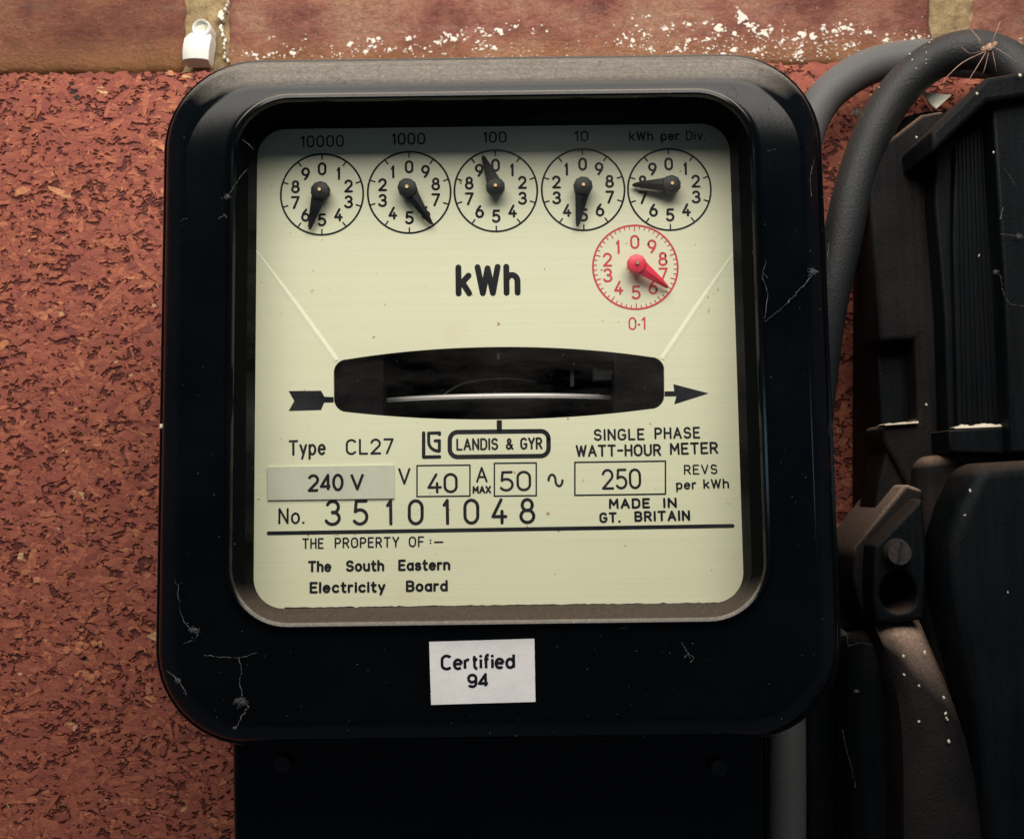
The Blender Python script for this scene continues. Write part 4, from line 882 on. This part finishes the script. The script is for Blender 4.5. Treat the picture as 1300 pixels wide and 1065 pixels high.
# ================================================================== WHITE CLIP on the brick
clip = thing('cable_clip', 'white plastic clip with round nail head fixed on the brickwork', 'cable clip', P(252, 75, YB))
Yc = YB - 0.004
rows = [(41, 246, 268, -.0016), (46, 240, 269, -.0024), (52, 236.5, 270, -.0030), (60, 235, 268.5, -.0032), (70, 234, 267, -.0030), (78, 233.6, 266, -.0024), (80, 234, 265, -.001)]
V = []
for y_, a_, b_, d in rows:
    A, B = P(a_, y_, Yc), P(b_, y_, Yc)
    V.append(Vector((A.x, YB, A.z)))
    for k in range(7): q = A.lerp(B, k / 6); q.y = Yc + d + 0.0012 * abs(k / 3 - 1) ** 2.5; V.append(q)
    V.append(Vector((B.x, YB, B.z)))
F = [(r_ * 9 + k, r_ * 9 + k + 1, (r_ + 1) * 9 + k + 1, (r_ + 1) * 9 + k) for r_ in range(len(rows) - 1) for k in range(8)] + [tuple(range(9)), tuple(range((len(rows) - 1) * 9, len(rows) * 9))[::-1]]
me = mesh('clip_body', V, F); bm = bmesh.new(); bm.from_mesh(me); bmesh.ops.recalc_face_normals(bm, faces=bm.faces); bm.to_mesh(me); bm.free(); link('clip_body', me, m_white, clip, sharp=50)
c0 = P(255.5, 36.5, YB - .006); loops = []
for r_, dy in ((13.2, .006), (13.4, .0005), (12.8, -.0002), (11.6, -.0005), (10.2, -.0003), (9.4, .0004), (8.8, .0010)):
    loops.append([Vector((c0.x + r_ * .00022 * math.cos(R(t)), c0.y + dy, c0.z + r_ * .00022 * math.sin(R(t)))) for t in range(0, 360, 12)])
V, F = loft(loops, close_last=True); link('collar', mesh('collar', V, F), m_white, clip, sharp=50)
cyl('nail_head', (c0.x, c0.y + .0011, c0.z), (0, -1, 0), 6.6 * .00022, .0009, simple('zinc', (0.6, 0.58, 0.45), .5, .5, nz=(1500, .6)), clip, seg=20, rb=5.4 * .00022)

# ================================================================== SPIDER, COBWEBS, DUST
spd = thing('dried_spider', 'dried pale brown spider with long thin legs on the dark cable', 'spider', P(1255, 62, -.052))
V, F = merge([blob(P(1250, 64, -.0535), .0010, .9, 9), blob(P(1256, 61, -.0540), .0011, .9, 9), blob(P(1263, 57, -.0535), .0008, .9, 9), blob(P(1258, 66, -.053), .0007, .9, 8)]); link('spider_body', mesh('spider_body', V, F), m_spider, spd, smooth=True)
for pts, w_ in (([(1253, 62), (1243, 50), (1232, 37)], .9), ([(1258, 60), (1263, 45), (1270, 28)], .9), ([(1250, 66), (1222, 80), (1201, 99)], 1.1), ([(1201, 99), (1198, 104), (1194, 111)], .6), ([(1252, 66), (1240, 86), (1227, 107)], .9), ([(1255, 67), (1250, 88), (1246, 96)], .6), ([(1260, 66), (1263, 80), (1265, 92)], .6), ([(1262, 60), (1284, 74), (1300, 86)], .7), ([(1247, 62), (1244, 55), (1240, 45)], .6), ([(1247, 65), (1232, 68), (1220, 60)], .5)):
    n = len(pts); V, F = tube(spline([P(a_, b_, -.054 - .0015 * math.sin(math.pi * k / (n - 1))) for k, (a_, b_) in enumerate(pts)], 6), w_ * .00010, 6, .2); link('leg', mesh('leg', V, F), m_spider, spd, smooth=True)

def web(label, strands, blobs, yw, group='dusty cobwebs on the meter and cutout'):
    parts = []
    for pts, w_ in strands:
        Q = spline([P(a_ + random.uniform(-1, 1), b_ + random.uniform(-1, 1), yw - random.uniform(0, .0004)) for a_, b_ in pts], 5)
        Q = [q + Vector((random.gauss(0, 1), random.gauss(0, 1), random.gauss(0, 1))) * 9e-5 for q in Q]
        parts.append(tube(Q, [max(.2, random.gauss(1, .6)) * w_ * .000042 for _ in Q], 4))
        for q in Q:
            if random.random() < .25: parts.append(blob(q, random.uniform(.5, 1.4) * w_ * .0001, 1, 5))
    for x, y, r in blobs:
        for _ in range(18):
            c_ = P(x + random.gauss(0, r * .5), y + random.gauss(0, r * .35), yw); parts.append(blob(c_, random.uniform(.3, 1.3) * .00011, .7, 5))
        for _ in range(12):
            Q = spline([P(x + random.gauss(0, r * .5), y + random.gauss(0, r * .4), yw - random.uniform(0, .0005)) for _ in range(5)], 5)
            parts.append(tube(Q, .000018, 4))
    V, F = merge(parts); return tag(link('cobweb', mesh('cobweb', V, F), m_web), label, 'cobweb', group)
yf = YF - .0003
web('grey cobweb with clotted knot low on the case, below the bottom corner of the window', [([(258, 831), (280, 834), (304, 834), (326, 828)], .7), ([(304, 834), (306, 850), (304, 866), (307, 884)], 1.2), ([(316, 896), (308, 910), (299, 924)], 1.3)], [(306, 891, 9), (298, 924, 2)], yf)
web('wispy cobweb strand hanging beside the window on the chipboard side of the case', [([(226, 742), (228, 768), (236, 792), (250, 803)], .9), ([(226, 744), (221, 736)], .6), ([(226, 744), (233, 737)], .6), ([(232, 817), (244, 812), (252, 804)], .7), ([(212, 850), (224, 863), (236, 880)], 1.0)], [(246, 800, 7), (226, 864, 4)], yf)
web('forked cobweb on the case beside the red dial, knotted at the outer edge', [([(1000, 385), (1010, 374), (1022, 362), (1033, 346)], 1.3), ([(1000, 385), (986, 396), (972, 408)], .7), ([(972, 330), (968, 350), (974, 372), (970, 405)], .8), ([(956, 318), (962, 336), (974, 352)], .8), ([(1051, 310), (1052, 330)], .8)], [(1033, 345, 6), (962, 332, 3)], yf)
web('small cobweb tuft on the window lip beside the first dial', [([(288, 251), (294, 242), (302, 230), (316, 214)], .9), ([(278, 277), (284, 273), (290, 277)], .9), ([(229, 280), (238, 276)], .6), ([(308, 177), (318, 186), (324, 190)], .8)], [(288, 250, 4)], yf - .0015)
web('small curled cobweb threads on the case between certification sticker and cutout', [([(780, 790), (788, 797), (797, 795), (793, 791)], 1.0), ([(866, 814), (871, 826), (877, 834)], .9), ([(868, 836), (874, 831), (880, 835), (877, 840)], .9)], [(794, 794, 3)], yf)
web('fine looping thread on the top corner of the case beside the grey cable', [([(932, 108), (926, 113), (925, 120), (932, 124), (937, 117), (933, 109)], .5), ([(975, 125), (978, 135), (980, 143)], .7), ([(976, 191), (984, 189)], .8), ([(1034, 205), (1030, 225), (1031, 250)], .9)], [], yf)
web('pale cobweb wisps stretched over the front of the black cutout', [([(1263, 343), (1270, 352), (1272, 366), (1282, 384), (1300, 388)], .9), ([(1268, 296), (1285, 299), (1302, 301)], 1.0), ([(1270, 276), (1273, 264)], 1.4), ([(1292, 238), (1286, 230), (1276, 214)], .7)], [(1264, 345, 3), (1294, 300, 4)], -.0530)
web('cobweb threads around the cable boot between case and lug', [([(1066, 798), (1074, 806), (1078, 820)], 1.0), ([(1080, 820), (1095, 816), (1108, 820)], .8), ([(1070, 925), (1074, 950), (1082, 975), (1086, 1000)], .8)], [(1072, 804, 5), (1087, 877, 3)], -.0430)
web('brown web tuft clinging to the dark cable bend', [([(1078, 138), (1086, 142), (1094, 146)], 1.6), ([(1080, 148), (1088, 141), (1095, 138)], 1.2)], [(1088, 143, 6)], -.0415)
# loose dust flecks on the case front
fk = []
for _ in range(900):
    x, y = random.uniform(215, 1045), random.uniform(90, 935)
    if 300 < x < 960 and 110 < y < 800: continue
    if 530 < x < 690 and 800 < y < 905: continue
    fk.append(blob(P(x, y, yf + .0002), random.lognormvariate(-.75, .55) * .00009, .6, 4))
for _ in range(90): fk.append(blob(P(random.uniform(320, 945), random.choice((random.uniform(772, 788), random.uniform(74, 106))), 0) * 0 + Vector((random.uniform(floor_[0] + .006, floor_[1] - .006), random.uniform(YF, YP - .008), floor_[2] - .0002)), random.uniform(.6, 1.4) * .00010, .8, 5))
for _ in range(80):
    x, y = random.uniform(300, 980), random.uniform(116, 124); fk.append(blob(P(x, y, YF - .0017), random.uniform(.5, 1.2) * .00008, .8, 5))
for _ in range(46):
    x, y = random.uniform(300, 1000), random.choice((random.uniform(78, 104), random.uniform(78, 104), random.uniform(772, 786)))
    yy = (YF + .0045 - .0040 * (y - 74) / 34) if y < 200 else YP - .009; q = random.uniform(0, 3.14); l_ = random.uniform(3, 13)
    if y > 200: continue
    fk.append(tube(spline([P(x, y, yy - .0004), P(x + l_ * .5 * math.cos(q) + random.gauss(0, 1.5), y + l_ * .35 * math.sin(q), yy - .0009), P(x + l_ * math.cos(q), y + l_ * .6 * math.sin(q), yy - .0005)], 4), random.uniform(.00002, .000045), 4))
V, F = merge(fk); link('dust_flecks', mesh('dust_flecks', V, F), m_web, meter, kind='stuff')
for x, y, r in ((205, 541, 3.2),):
    o = link('plaster_fleck', mesh('plaster_fleck', *blob(P(x, y, YF + .006), r * .00017, .7)), m_fleck, meter)
